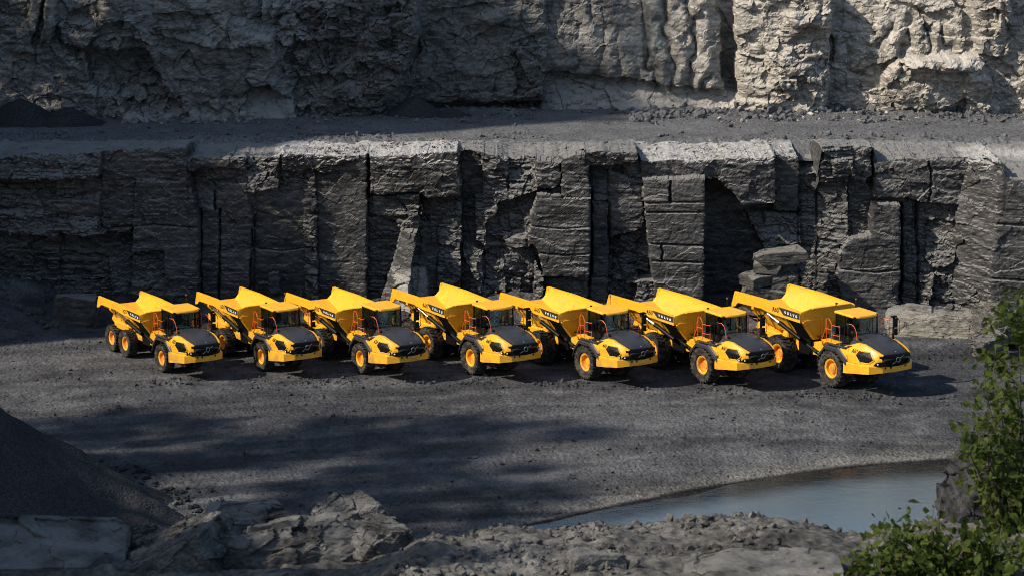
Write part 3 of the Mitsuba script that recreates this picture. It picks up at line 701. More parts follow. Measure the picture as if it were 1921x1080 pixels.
spots = []  # unseen trees, placed for the dapples and shade they cast
for y in np.arange(86, 127, 3.1):
    for x in (-51, -55.5, -60):
        if rt.uniform() < 0.85:
            spots.append((x + rt.uniform(-1.5, 1.5), y + rt.uniform(-1.3, 1.3), rt.uniform(0.60, 1.25)))
for y in np.arange(154, 164, 2.6):
    spots.append((-52 + rt.uniform(-1, 1), y, rt.uniform(0.22, 0.36)))
for y in np.arange(165, 178, 2.6):
    for x in (-52,):
        spots.append((x + rt.uniform(-1, 1), y + rt.uniform(-1, 1), rt.uniform(0.35, 0.7)))
for y in (181.0, 184.5, 186.0, 190.0, 196.0):
    for x in (-51,):
        spots.append((x + rt.uniform(-1, 1), y + rt.uniform(-1, 1), rt.uniform(0.8, 1.55)))
for i, (x, y, s_) in enumerate(spots):
    scene['shade_trees__%03d' % (i + 1)] = {'type': 'instance', 'group': {'type': 'ref', 'id': 'shade_tree_kind_%d' % (i % 3)}, 'to_world': T().translate([float(x), float(y), float(hill_z(x, y))]).rotate([0, 0, 1], float(rt.uniform(0, 360))).scale([float(s_), float(s_), float(s_ * 1.15)])}
for i, (x, y, z_, s_) in enumerate([(-8.2, 20.2, 24.3, 0.58), (-8.8, 22.6, 24.4, 0.58), (-7.8, 21.8, 24.8, 0.5), (-9.0, 24.6, 22.6, 0.6)]):  # unseen trees left of the camera, added to shade the foreground
    scene['shade_trees__%03d' % (901 + i)] = {'type': 'instance', 'group': {'type': 'ref', 'id': 'shade_tree_kind_%d' % (i % 3)}, 'to_world': T().translate([x, y, z_]).scale([s_, s_, s_ * 1.1])}
# ------------------------------------------------------------------ foreground: the rim of rock and soil that the camera looks over
RIDGE = np.array([(-400, 1050), (0, 1050), (245, 1050), (330, 1040), (400, 1022), (520, 1020), (610, 1015), (690, 1010), (730, 1012), (762, 1024), (785, 1018), (830, 1004), (872, 1012), (900, 998), (940, 985), (962, 982), (1000, 992), (1045, 990), (1085, 972), (1120, 966), (1160, 970), (1200, 978), (1250, 968), (1330, 962), (1365, 956), (1400, 960), (1440, 972), (1490, 984), (1530, 1012), (1560, 1026), (1595, 1012), (1640, 995), (1700, 985), (1760, 985), (1850, 975), (1921, 975), (2400, 960)], float)
YR = 26.0
xg = np.arange(-8.5, 8.5, 0.034)
yg = np.concatenate([np.arange(14.0, 19.0, 0.2), np.arange(19.0, 29.2, 0.040), np.arange(29.3, 40, 0.4), np.arange(40, 98, 2.0)])
Yk, Xk = np.meshgrid(yg, xg, indexing='ij')
pxr = 960.5 + xg / (YR * 1.0) * FOCAL * 0.985
rz = np.interp(pxr, RIDGE[:, 0], on_wall(RIDGE[:, 0], RIDGE[:, 1] + 24 + 10 * smooth(980, 1080, RIDGE[:, 0]), YR)[:, 2])
yrid = YR + 0.5 * fbm(F_(xg * 0.8, 0 * xg, 0 * xg), 3, 301)
lowz = np.interp(pxr, [0, 700, 800, 1921], on_wall(np.array([960.0] * 4), np.array([1190.0, 1190.0, 1105.0, 1105.0]), 20.5)[:, 2])[None]
t = np.clip((Yk - 20.0) / (yrid[None] - 20.0), 0, 1)
# towards the camera the ground stays below the line of sight of the frame's foot
Zk = lowz + (rz[None] - lowz) * (0.45 * t + 0.55 * t ** 3)
Zk = np.where(Yk > yrid[None], rz[None] - 0.9 * (Yk - yrid[None]) - 0.35 * np.minimum(Yk - yrid[None], 2.0), Zk)
Zk = np.maximum(Zk, -1.0)
rough_l = smooth(0.2, -0.8, Xk + 1.0)                        # bare rock on the left, crumbly soil on the right
f1, f2, f3 = relief(Xk, Yk, 311, ((0.75, 1.5, 0.30), (0.28, 1.6, 0.35), (0.10, 1.5, 0.4)))
nearm = smooth(31, 28, Yk)
ang = Xk * 0.80 + Yk * 0.35
bed = noise(F_((Yk * 0.8 - Xk * 0.5) * 1.8, ang * 0.25, 0 * Xk), 320) - 0.5
Zk += nearm * (rough_l * (0.16 * f1 + 0.22 * f2 + 0.20 * f3 + 0.16 * np.sign(bed) * np.abs(bed) ** 0.6) + (1 - rough_l) * (0.09 * fbm(F_(Xk * 1.3, Yk * 1.6, 0 * Xk), 4, 321) + 0.06 * np.abs(fbm(F_(Xk * 5, Yk * 5, 0 * Xk), 3, 322)) + 0.10 * f3 + 0.05 * noise(F_(Xk * 11, Yk * 11, 0 * Xk), 323)))
V = F_(Xk, Yk, Zk)
fore_z = lambda x, y: Zk[np.clip(np.searchsorted(yg, y), 0, len(yg) - 1), np.clip(np.searchsorted(xg, x), 0, len(xg) - 1)]
structure('rim_ground', trimesh.Trimesh(V.reshape(-1, 3), grid_faces(*V.shape[:2])[:, ::-1], process=False), 'pale_soil', smoothing=45, label='rocky soil along the near rim of the quarry')


def boulder_mesh(r, dims, sub=4, cuts=9, rough=0.10, flat=0.0):
    """A broken block: a skewed box whose corners and edges are cut off by random planes, then roughened and layered."""
    dims = np.asarray(dims, float) / 2
    c = np.array([(a, b, d) for a in (-1, 1) for b in (-1, 1) for d in (-1, 1)], float) + r.uniform(-0.30, 0.12, (8, 3))
    m = trimesh.convex.convex_hull(c)
    for _ in range(cuts):
        n = r.choice([-1, 1], 3) * r.uniform(0.15, 1.0, 3)
        n /= np.linalg.norm(n)
        ext = (m.vertices @ n).max()
        q = trimesh.intersections.slice_mesh_plane(m, -n, n * ext * r.uniform(0.80, 0.96))
        if len(q.vertices) > 4:
            m = trimesh.convex.convex_hull(q.vertices)
    m = trimesh.Trimesh(m.vertices * dims, m.faces)
    v, f = trimesh.remesh.subdivide_to_size(m.vertices, m.faces, dims.max() * 2 / (2 ** sub), max_iter=14)
    m = trimesh.Trimesh(v, f, process=True)
    n, s, v = m.vertex_normals, 2.0 / dims.max(), m.vertices
    seed = int(r.integers(0, 10000))
    disp = 0.45 * fbm(v * s * 0.9, 3, seed) + 0.10 * fbm(v * s * 5, 3, seed + 5)
    wv = v * s + 0.10 * np.stack([fbm(v * s * 3 + q, 2, seed + 20) for q in (0, 9, 18)], -1)
    for size, amp in ((1.10, 0.75), (0.42, 0.26), (0.15, 0.08)):                # chipped faces at three sizes
        lo, hi = wv.min(0) - 0.2, wv.max(0) + 0.2
        pts = r.uniform(lo, hi, (int(np.prod((hi - lo) / size)) + 8, 3))
        off, g = r.uniform(-0.5, 0.5, len(pts)), r.normal(0, 0.5, (len(pts), 3))
        _, q = cKDTree(pts * [1, 1, 1.8]).query(wv * [1, 1, 1.8])
        disp = disp + amp * (off[q] + (g[q] * (wv - pts[q])).sum(1) / size * 0.5)
    return trimesh.Trimesh(v + n * (rough * dims.min() * disp)[:, None], m.faces, process=False)


def boulder(name, label, px, py, y, dims, rot, mat='boulder_rock', sub=6, rough=0.25, group=None, seed=1, cat='boulder', z=None):
    """Stands with its middle at distance y behind the photograph's pixel (px, py)."""
    r = np.random.default_rng(seed)
    k = thing(name, label, cat, group)
    c = on_wall(np.array([float(px)]), np.array([float(py)]), y)[0] if z is None else np.array([(px - 960.5) / FOCAL * y * 1.02, y, z])
    tw = T().translate(list(map(float, c))).rotate([0, 0, 1], rot[2]).rotate([0, 1, 0], rot[1]).rotate([1, 0, 0], rot[0])
    M = np.array(tw.matrix, float)
    m = boulder_mesh(r, dims, sub, rough=rough)
    m.apply_transform(M)
    scene[k] = mikit.ply(m, mat, smooth=30)
    return k


boulder('rock_slab', 'large flat grey rock slab with a straight right end, lowest left of the picture', 70, 1070, 23.8, (1.52, 0.9, 0.80), (16, 1.5, 2), seed=3, rough=0.12, cat='rock')
boulder('foreground_boulder', 'small pale boulder close beside the right end of the flat slab', 262, 1040, 24.8, (0.40, 0.4, 0.44), (8, -10, 20), seed=4)
boulder('foreground_boulder', 'rounded pale boulder with a sunlit top on the dark foreground outcrop', 465, 990, 24.9, (0.72, 0.55, 0.46), (6, -4, 12), seed=5, rough=0.2)
boulder('foreground_boulder', 'dark pointed boulder standing at the right end of the foreground outcrop', 664, 985, 24.6, (0.46, 0.5, 0.56), (8, -24, 30), seed=6, rough=0.2)
boulder('foreground_boulder', 'long dark shaded rock face in the middle of the foreground outcrop', 545, 1078, 24.0, (1.55, 0.9, 0.95), (-10, -6, 10), seed=11, rough=0.22)
boulder('foreground_boulder', 'shaded sloping rock between the flat slab and the foreground outcrop', 352, 1082, 23.6, (0.95, 0.8, 0.80), (5, -22, -10), seed=12, rough=0.22)
boulder('foreground_boulder', 'dark broken rock at the foot of the pointed boulder', 700, 1052, 24.0, (0.55, 0.6, 0.75), (0, 10, 25), seed=17, rough=0.25)
boulder('foreground_boulder', 'pale knobbly boulder half buried in the soil at the foot of the picture', 1122, 1066, 21.4, (0.42, 0.4, 0.30), (0, 5, 10), seed=7, rough=0.15)
boulder('rock_slab', 'wide flat pale rock lying in the soil left of the green bush', 1450, 1092, 21.2, (1.30, 0.9, 0.36), (6, 1, -4), seed=8, rough=0.2, cat='rock')
boulder('rock_column', 'tall dark grey rock face standing behind the green bush', 1862, 958, 26.5, (0.82, 0.7, 1.35), (2, 3, 15), 'dark_gravel', seed=9, rough=0.25, cat='rock')
boulder('far_boulder', 'big grey boulder resting at the right edge behind the bush leaves', 1895, 600, 160.0, (3.4, 2.5, 1.9), (0, 12, 20), 'grey_rock', seed=14, rough=0.3)
boulder('far_boulder', 'small grey boulder lying below the big one at the right edge', 1855, 645, 157.0, (1.7, 1.2, 1.0), (0, -8, 30), 'grey_rock', seed=15, rough=0.3)
boulder('fallen_block', 'long pale fallen rock block lying behind the largest truck', 1760, 614, 163.5, (5.3, 2.6, 2.3), (0, 1.5, -8), 'tan_rock', seed=21, rough=0.20, cat='rock')
boulder('square_block', 'squared grey rock block standing by the wall left of the smallest truck', 151, 577, 166.0, (2.45, 2.0, 1.75), (0, 1, -10), 'grey_rock', seed=22, rough=0.06, cat='rock')
boulder('small_boulder', 'small rounded rock at the foot of the wall above the second truck', 515, 528, 170.0, (0.6, 0.6, 1.1), (0, 0, 10), 'dark_rock', sub=4, seed=23)
# the pile of flat slabs left of the largest truck: one heap of loose rocks
for i, (px, py, dx, dz, dy, w) in enumerate([(1466, 478, 2.7, 0.55, 2.2, 'topmost broad slab'), (1440, 498, 1.5, 0.5, 1.7, 'upper left block'), (1428, 522, 1.9, 0.55, 1.9, 'left block, third from the top'), (1470, 530, 1.6, 0.8, 1.6, 'dark middle block'), (1440, 548, 2.5, 0.6, 2.2, 'left bottom block'), (1492, 552, 1.5, 0.8, 1.8, 'right bottom block'), (1452, 572, 3.2, 0.7, 2.4, 'long lowest slab')]):
    boulder('stacked_slab', w + ' of the loose rock stack left of the largest truck body', px, py, 168.0 - 0.25 * (i > 0), (dx * 1.12, dy, dz * 1.25), (0, (-5, 4, -3, 6, 2, -4, 1)[i], (8, -12, 20, 5, -8, 14, 0)[i]), 'grey_rock', sub=4, seed=40 + i, rough=0.25, group='slabs of the rock stack by the wall', cat='rock')


# gravel heaps
def heap(label, cx, cy, z0, h, rad, seed, mat='dark_gravel', sy=1.0, name='gravel_heap'):
    k = thing(name, label, 'gravel heap')
    R_ = np.linspace(0, 1, 90)[:, None] ** 0.8
    A_ = np.linspace(0, 2 * np.pi, 181)[None]
    x, y = cx + rad * R_ * np.cos(A_), cy + rad * sy * R_ * np.sin(A_)
    n1 = fbm(F_(x * 1.3 / max(h, 1) * 2, y * 1.3 / max(h, 1) * 2, 0 * x), 3, seed)
    z = z0 + h * (np.clip(1.04 - R_ - 0.10 * R_ * n1, 0, 1) ** 1.5 - 0.03) - 0.10 * h * np.exp(-(R_ / 0.12) ** 2) + 0.05 * fbm(F_(x * 2.2, y * 2.2, 0 * x), 3, seed + 1) + 0.035 * h * fbm(F_(x * 0.5, y * 0.5, 0 * x), 4, seed + 2)
    V = F_(x, y, z)
    scene[k] = mikit.ply(trimesh.Trimesh(V.reshape(-1, 3), grid_faces(*V.shape[:2]), process=False), mat, smooth=True)


heap('huge dark gravel heap filling the lower left, in deep shade', -26.4, 121.5, -0.25, 8.6, 12.4, 5)
heap('dark pointed gravel heap at the middle of the bench road', -6.6, 187.8, 9.9, 1.75, 3.1, 6, sy=0.8)
heap('low dark gravel heap beside the pointed one on the bench road', -4.1, 187.3, 9.9, 0.85, 2.6, 7, sy=0.8)
heap('dark rounded gravel heap at the left end of the bench road', -32.8, 184.0, 9.9, 2.1, 4.3, 8, sy=0.8)
heap('dark gravel heap beside the rounded one at the left end of the bench road', -29.6, 183.4, 9.9, 1.5, 3.6, 9, sy=0.8)
heap('grey gravel bank against the wall at the left edge', -33.0, 166.5, 0.2, 2.6, 4.6, 10, mat='quarry_floor', sy=0.7, name='gravel_bank')


# ---- the leafy bushes on the right, close to the camera
def bush(label, twigs, n_leaf, size, seed, y, stem_from, spread, thick=0.020):
    """twigs: photograph pixels that shoots reach; they all rise from stem_from."""
    r = np.random.default_rng(seed)
    k = thing('bush', label, 'bush')
    st, centres = Mesh(), []
    root = on_wall(np.array([float(stem_from[0])]), np.array([float(stem_from[1])]), y)[0]
    for (px, py, w) in twigs:
        tip = on_wall(np.array([float(px)]), np.array([float(py)]), y + r.uniform(-spread, spread))[0]
        mid = root * 0.45 + tip * 0.55 + r.normal(0, 0.06, 3) - [0, 0, 0.03]
        q = np.array([root, mid, tip])
        tt = np.linspace(0, 1, 9)
        path = np.stack([np.interp(tt, [0, 0.55, 1], q[:, c]) for c in range(3)], -1) + np.cumsum(r.normal(0, 0.008, (9, 3)), 0) * np.linspace(0, 1, 9)[:, None]
        st.tube(path, np.linspace(thick, 0.003, 9), 5)
        nl = int(n_leaf * w)
        u = r.beta(2.6, 1.1, nl)
        c = np.stack([np.interp(u, tt, path[:, a]) for a in range(3)], -1)
        c += r.normal(0, 1, (nl, 3)) * (0.045 + 0.085 * w) * np.array([1, 1.2, 0.8])
        centres.append(c)
        for _ in range(int(3 * w) + 1):
            j = r.integers(4, 9)
            e = path[j] + r.normal(0, 0.12 * w, 3)
            st.tube([path[j], (path[j] + e) / 2 + [0, 0, 0.02], e], [0.006, 0.004, 0.002], 4)
    put('stem', st.mesh(), 'bark', k, True)
    c = np.vstack(centres)
    lk = put('foliage', leaves_at(r, c, size), 'leaf', k, False)
    labels[lk] = {'kind': 'stuff'}


bush('tall leafy green bush at the right edge, in front of the tall rock face',
     [(1880, 680, 0.9), (1845, 700, 0.7), (1915, 650, 0.9), (1945, 700, 1.2), (1830, 760, 0.6), (1795, 785, 0.35), (1815, 825, 0.35), (1890, 760, 1.1), (1930, 800, 1.4), (1850, 800, 0.7), (1905, 850, 1.3), (1880, 890, 0.6), (1935, 900, 1.4), (1905, 950, 1.0), (1850, 925, 0.4), (1945, 980, 1.4), (1840, 865, 0.3), (1910, 720, 1.1), (1895, 1000, 1.2), (1860, 745, 0.7), (1925, 1040, 1.4), (1880, 1050, 1.0), (1910, 890, 1.2), (1865, 690, 0.5)], 110, 0.090, 501, 23.6, (1935, 1130), 0.5)
bush('thin leafy sprig hanging in from the right edge, above the tall bush',
     [(1885, 560, 0.5), (1905, 585, 0.6), (1870, 655, 0.45), (1845, 615, 0.15), (1925, 550, 0.6), (1880, 575, 0.4), (1930, 600, 0.7)], 120, 0.086, 502, 23.8, (1985, 690), 0.3, 0.010)
bush('low bright green bush at the lower right, left of the tall bush',
     [(1640, 1030, 0.9), (1665, 1000, 0.8), (1700, 975, 0.5), (1690, 1040, 1.2), (1730, 1010, 1.0), (1760, 985, 0.5), (1750, 955, 0.25), (1780, 1020, 1.2), (1725, 1060, 1.4), (1640, 1068, 1.0), (1790, 1060, 1.4), (1830, 1020, 1.0), (1850, 1055, 1.3), (1820, 985, 0.5), (1680, 1075, 1.2), (1765, 930, 0.12), (1880, 1060, 1.3), (1610, 1060, 0.5), (1915, 1030, 1.3), (1900, 1075, 1.4), (1870, 1020, 0.9), (1630, 1080, 1.0)], 140, 0.082, 503, 21.0, (1750, 1180), 0.35)
# ------------------------------------------------------------------ loose stones
rs = np.random.default_rng(77)
STONES = []
for k in range(12):
    p_ = rs.normal(0, 1, (14, 3)); p_ /= np.linalg.norm(p_, axis=1, keepdims=True)
    p_ *= rs.uniform(0.75, 1.1, (14, 1)) * np.array([1.0, 0.8, 0.6])
    STONES.append(trimesh.convex.convex_hull(p_))


def stones(name, label, pos, size, mat):
    m = Mesh()
    for p_, s_ in zip(pos, size):
        t_ = STONES[rs.integers(0, 12)]
        a, b = rs.uniform(0, 6.28), rs.normal(0, 0.5)
        ca, sa, cb, sb = math.cos(a), math.sin(a), math.cos(b), math.sin(b)
        Rm = np.array([[ca, -sa, 0], [sa, ca, 0], [0, 0, 1]]) @ np.array([[cb, 0, sb], [0, 1, 0], [-sb, 0, cb]])
        m.add((t_.vertices * s_) @ Rm.T + p_ + [0, 0, 0.25 * s_], t_.faces)
    k = put(name, m.mesh(), mat, None, False)
    labels[k] = {'kind': 'stuff', 'label': label}


def scatter(n, x0, x1, y0, y1, zf, smin, smax, clump, power=2.2, keep=None):
    x, y = rs.uniform(x0, x1, 6 * n), rs.uniform(y0, y1, 6 * n)
    w = noise(np.stack([x * clump, y * clump, 0 * x], -1), 700) * 0.7 + 0.3 * noise(np.stack([x * clump * 3, y * clump * 3, 0 * x], -1), 701)
    ok = w > rs.uniform(0.40, 0.85, len(x))
    if keep is not None:
        ok &= keep(x, y)
    x, y = x[ok][:n], y[ok][:n]
    s = smin + (smax - smin) * rs.uniform(0, 1, len(x)) ** (power * 3)
    z = np.array([zf(a, b) for a, b in zip(x, y)])
    return np.stack([x, y, z], -1), s


def dry(x, y):
    return shapely.distance(shapely.points(x, y), pond) > 0.4


def off_trucks(x, y):
    ok = np.ones(len(x), bool)
    for _, o, _, _ in FLEET_SPOTS:
        ok &= (np.abs(x - o[0]) > 0.9) | (np.abs(y - o[1]) > 1.4)
    return ok


p1, s1 = scatter(6000, -30, 34, 104, 170, floor_z, 0.03, 0.18, 0.35, keep=lambda x, y: dry(x, y) & off_trucks(x, y))
# a ragged row of clods in front of the wheels and a skirt of rubble under the wall
xr = rs.uniform(-21, 24, 900)
yr_ = np.interp(xr, [-20, 0, 20], [151.0, 151.2, 147.2]) - 0.6 + rs.normal(0, 0.55, 900)
ok = noise(np.stack([xr * 0.55, 0 * xr, 0 * xr], -1), 703) > 0.48
p2 = np.stack([xr, yr_, [floor_z(a, b) for a, b in zip(xr, yr_)]], -1)[ok]
p3, s3 = scatter(1800, -36, 36, 163, 171, floor_z, 0.08, 0.45, 0.5)
stones('loose_gravel', 'loose grey stones scattered over the quarry floor', np.vstack([p1, p2, p3]), np.r_[s1, 0.05 + 0.16 * rs.uniform(0, 1, len(p2)) ** 2, s3], 'quarry_floor')
ah = rs.uniform(-1.6, 1.5, 700); rh = 11.6 + rs.normal(0, 0.7, 700)
hx, hy = -26.4 + rh * np.cos(ah), 121.5 + rh * np.sin(ah)
stones('heap_stones', 'coarse stones rolled to the foot of the huge dark heap', np.stack([hx, hy, [floor_z(a, b) for a, b in zip(hx, hy)]], -1), 0.04 + 0.22 * rs.uniform(0, 1, 700) ** 3, 'dark_gravel')
bench_z = lambda x, y: Zb[np.clip(np.searchsorted(yb, y), 0, len(yb) - 1), np.clip(np.searchsorted(xb, x), 0, len(xb) - 1)]
q1, t1 = scatter(4200, -42, 42, 175.6, 194, bench_z, 0.05, 0.30, 0.3, keep=lambda x, y: (y < 178.5) | (y > 185.5) | (rs.uniform(0, 1, len(x)) < 0.12))
q2, t2 = scatter(1500, 8, 40, 184, 191, bench_z, 0.08, 0.55, 0.5)
top_z = lambda x, y: Zt[np.clip(np.searchsorted(Yt[:, np.clip(np.searchsorted(xl, x), 0, len(xl) - 1)], y), 0, len(back) - 1), np.clip(np.searchsorted(xl, x), 0, len(xl) - 1)]
l1_, m1_ = scatter(700, -14.6, -3.4, 170.0, 176, top_z, 0.03, 0.16, 0.8)
l2_, m2_ = scatter(700, 8.0, 18.0, 170.0, 176, top_z, 0.03, 0.16, 0.8)
stones('ledge_stones', 'small pale stones on the flat tops of the lower wall', np.vstack([l1_, l2_]), np.r_[m1_, m2_], 'pale_rock')
stones('bench_rubble', 'grey rubble lying along both sides of the bench road', np.vstack([q1, q2]), np.r_[t1, t2], 'bench_gravel')
q3, t3 = scatter(500, -42, 42, 183.5, 190, bench_z, 0.06, 0.30, 0.4)
q4, t4 = scatter(420, -26, -17.5, 183.0, 186.0, bench_z, 0.12, 0.75, 0.9)
stones('pale_rubble', 'pale broken stones fallen from the upper wall', np.vstack([q3, q4]), np.r_[t3, t4], 'pale_rock')
g1, u1 = scatter(4200, -1.4, 4.6, 20.5, 26.5, fore_z, 0.010, 0.075, 1.5)
stones('rim_stones', 'small pale stones strewn over the near rim', g1, u1, 'pale_soil')
# ------------------------------------------------------------------ the seven articulated dump trucks
# Truck axes: x forward, y to the driver's left, z up, origin on the ground below the front axle. Shapes are drawn for the largest truck and mapped to each size.
DESIGN_Z = np.array([0.0, 1.06, 1.75, 2.42, 3.12, 4.16, 6.0])


def tyre_mesh():
    """Radius 1, half width 0.5 (scaled per size); axis along y."""
    prof = np.array([(0.50, -0.30), (0.56, -0.42), (0.70, -0.485), (0.84, -0.49), (0.90, -0.46), (0.925, -0.40), (0.93, -0.2), (0.935, 0.0)])
    prof = np.vstack([prof, prof[-2::-1] * [1, -1]])
    n = 56
    a = np.arange(n) * 2 * np.pi / n
    P = np.stack([prof[None, :, 0] * np.cos(a)[:, None], np.broadcast_to(prof[None, :, 1], (n, len(prof))), prof[None, :, 0] * np.sin(a)[:, None]], -1)
    P = np.concatenate([P, P[:1]], 0)
    m = Mesh().grid(P)
    k = 26
    for i in range(k):
        for s in (-1, 1):
            a0 = (i + (0.5 if s > 0 else 0)) * 2 * np.pi / k
            pts = []
            for (da, y) in ((-0.062, 0.04), (0.050, 0.04), (0.02, 0.30), (0.125, 0.30), (0.055, 0.475), (0.165, 0.475)):
                for r in (0.90, 1.0 if y < 0.4 else 0.975):
                    pts.append((r * np.cos(a0 + da), s * y, r * np.sin(a0 + da)))
            pts.append((0.86 * np.cos(a0 + 0.11), s * 0.492, 0.86 * np.sin(a0 + 0.11)))
            m.hull(pts)
    return m.mesh()


def lathe(prof, n=36):
    prof = np.asarray(prof, float)
    a = np.linspace(0, 2 * np.pi, n + 1)
    P = np.stack([prof[None, :, 0] * np.cos(a)[:, None], np.broadcast_to(prof[None, :, 1], (n + 1, len(prof))), prof[None, :, 0] * np.sin(a)[:, None]], -1)
    return Mesh().grid(P)


# rims face -y (outwards on the right-hand side); unit tyre radius
RIM_PROF = [(0.515, -0.285), (0.53, -0.33), (0.505, -0.345), (0.47, -0.33), (0.435, -0.315), (0.41, -0.29), (0.395, -0.20), (0.37, -0.08), (0.30, -0.03), (0.215, -0.02), (0.20, -0.10), (0.17, -0.12), (0.001, -0.12)]
HUB_PROF = [(0.26, -0.02), (0.26, -0.20), (0.235, -0.26), (0.15, -0.275), (0.14, -0.30), (0.001, -0.30)]
TYRE = mikit.ply(tyre_mesh(), 'tyre_rubber', smooth=28)
rim_m = lathe(RIM_PROF)
for i in range(16):
    a = i * math.pi / 8
    rim_m.cyl((0.335 * math.cos(a), -0.10, 0.335 * math.sin(a)), (0.335 * math.cos(a), -0.045, 0.335 * math.sin(a)), 0.018, 6)
RIM = mikit.ply(rim_m.mesh(), 'yellow_paint', smooth=30)
RIM_DISH = mikit.ply(lathe([(0.412, -0.285), (0.392, -0.195), (0.365, -0.085), (0.30, -0.036), (0.215, -0.026)]).mesh(), 'rim_shade', smooth=40)
HUB = mikit.ply(lathe(HUB_PROF).mesh(), 'yellow_paint', smooth=30)


def ridge(P, w):
    return P


def body_sections(inner):
    """Half sections (y, z) of the tipping body along x: rail top, foot of the upright side, floor edge, floor middle."""
    st = [(-8.02, 1.98, 4.12, 1.80, 3.70, 1.40, 3.36), (-6.6, 1.98, 4.12, 1.82, 3.66, 1.25, 2.86), (-5.3, 1.97, 4.10, 1.84, 3.60, 1.12, 2.48), (-3.6, 1.96, 4.02, 1.85, 3.50, 1.02, 2.36), (-2.12, 1.95, 3.93, 1.86, 3.40, 0.95, 2.32)]
    rows = []
    for x, w, zt, w1, z1, w2, z2 in st:
        o = 0.0 if inner else 0.07
        half = [(w - 0.02, zt), (w1 + o * 0.4, z1 - o * 0.6), (w2 + o * 0.5, z2 - o), (0.0, z2 - o)]
        full = [(y, z) for y, z in half] + [(-y, z) for y, z in half[-2::-1]]
        rows.append([(x, y, z) for y, z in full])
    return np.array(rows)


def build_truck(par, label, origin, yaw_deg, numerals):
    R, hw, body_w, tail_x, tail_z, bw, bx, zs = par['R'], par['hw'], par['body_w'], par['tail_x'], par['tail_z'], par['bump_w'], par['bump_x'], par['zs']
    truck = thing('dump_truck', label, 'dump truck', 'yellow dump trucks parked in a row in the quarry')
    place = T().translate([float(origin[0]), float(origin[1]), 0]).rotate([0, 0, 1], -yaw_deg)
    zt = np.array([0, R, *zs, zs[-1] + 2.0])
    kx, ky, kb = bx / 3.28, bw / 1.52, tail_z / 4.14
    hood_k = 0.5 + 0.5 * ky

    def front(m, k=None):                                  # bumper, hood, panels
        v = m.vertices.copy()
        w = np.clip((v[:, 2] - 1.9) / 0.8, 0, 1)
        kk = ky * (1 - w) + hood_k * w if k is None else k
        v[:, 0] = np.where(v[:, 0] > 1.0, 1.0 + (v[:, 0] - 1.0) * (bx - 1.0) / 2.28, v[:, 0])
        return trimesh.Trimesh(np.stack([v[:, 0], v[:, 1] * kk, np.interp(v[:, 2], DESIGN_Z, zt)], -1), m.faces, process=False)

    def body(m):
        v = m.vertices.copy()
        return trimesh.Trimesh(np.stack([-2.1 + (v[:, 0] + 2.1) * (tail_x + 2.1) / (-7.97 + 2.1) , v[:, 1] * body_w / 1.97, v[:, 2] * kb], -1), m.faces, process=False)

    def add(name, m, mat, parent=truck, f=front, s=30, **kw):
        mm = m.mesh() if isinstance(m, Mesh) else m
        return put(name, f(mm) if f else mm, mat, parent, s, to_world=place, **kw)

    # ---- wheels
    def wheel(x, side, hub):
        w = numbered_part('wheel')
        yc = side * (hw - 0.5 * par['tw'])
        tw = place @ T().translate([x, yc, R]) @ (T().rotate([0, 0, 1], 180) if side > 0 else T())
        spin = T().rotate([0, 1, 0], float(rng.uniform(0, 360)))
        scene[w + '__tyre'] = {**TYRE, 'to_world': tw @ spin @ T().scale([R, par['tw'], R])}
        scene[w + '__rim'] = {**RIM, 'to_world': tw @ T().scale([R, par['tw'], R])}
        scene[w + '__dish'] = {**RIM_DISH, 'to_world': tw @ T().scale([R, par['tw'], R])}
        if hub:
            scene[w + '__hub'] = {**HUB, 'to_world': tw @ T().scale([R, par['tw'], R])}

    def numbered_part(name):
        return numbered(truck + '__' + name)

    for x in (0.0, par['x_mid'], par['x_rear']):
        for side in (-1, 1):
            wheel(x, side, par['hub'] and x == 0)
    ax = Mesh()
    for x in (0.0, par['x_mid'], par['x_rear']):
        ax.cyl((x, -hw + 0.52 * par['tw'], R), (x, hw - 0.52 * par['tw'], R), 0.17, 12)
        ax.box((x, 0, R), (0.6, 0.7, 0.6), 0.12)
    add('axle', ax, 'dark_steel', f=None)

    # ---- tipping body
    S_in, S_out = body_sections(True), body_sections(False)
    sh = Mesh()
    sh.grid(S_in[:, ::-1])
    sh.grid(S_out)
    for A, B in ((S_in[0], S_out[0]), (S_out[-1], S_in[-1])):
        sh.grid(np.stack([A, B], 0))
    for sgn in (-1, 1):                                     # upright side plates with a boxed rail
        rail = [(-8.02, 4.15), (-5.3, 4.13), (-2.3, 3.95), (-2.12, 3.80), (-2.12, 3.30), (-4.8, 3.42), (-5.6, 3.55), (-7.75, 3.53), (-7.98, 3.30), (-8.28, 3.22), (-8.32, 3.40)]
        y0, y1 = (1.93, 1.985)
        sh.prism(rail, min(sgn * y0, sgn * y1), max(sgn * y0, sgn * y1))
        sh.prism([(-8.0, 4.155), (-5.3, 4.135), (-2.3, 3.955), (-2.3, 3.87), (-5.3, 4.05), (-8.0, 4.07)], min(sgn * 1.90, sgn * 2.0), max(sgn * 1.90, sgn * 2.0))
        sh.prism([(-8.06, 4.12), (-7.9, 4.12), (-8.18, 3.24), (-8.34, 3.24)], min(sgn * 1.86, sgn * 2.0), max(sgn * 1.86, sgn * 2.0))   # tail flange
        sh.box((-6.35, sgn * 1.97, 3.50), (0.22, 0.1, 0.26), 0.02)
    for x in (-6.6, -5.3, -3.9):                            # ribs below
        sec = np.array([p for p in S_out[np.argmin(abs(S_out[:, 0, 0] - x))]])
        sh.tube(sec[1:-1] * [1, 1.0, 1] - [0, 0, 0.04], 0.07, 6)
    sh.box((-8.02, 0, 3.26), (0.12, 2.9, 0.14), 0.03)
    bd = add('dump_body', sh, 'yellow_paint', f=body, s=25)
    hb = Mesh()                                             # headboard with swept-in corners and a rock guard
    def sheet(P, t):
        hb.slab(P, t)
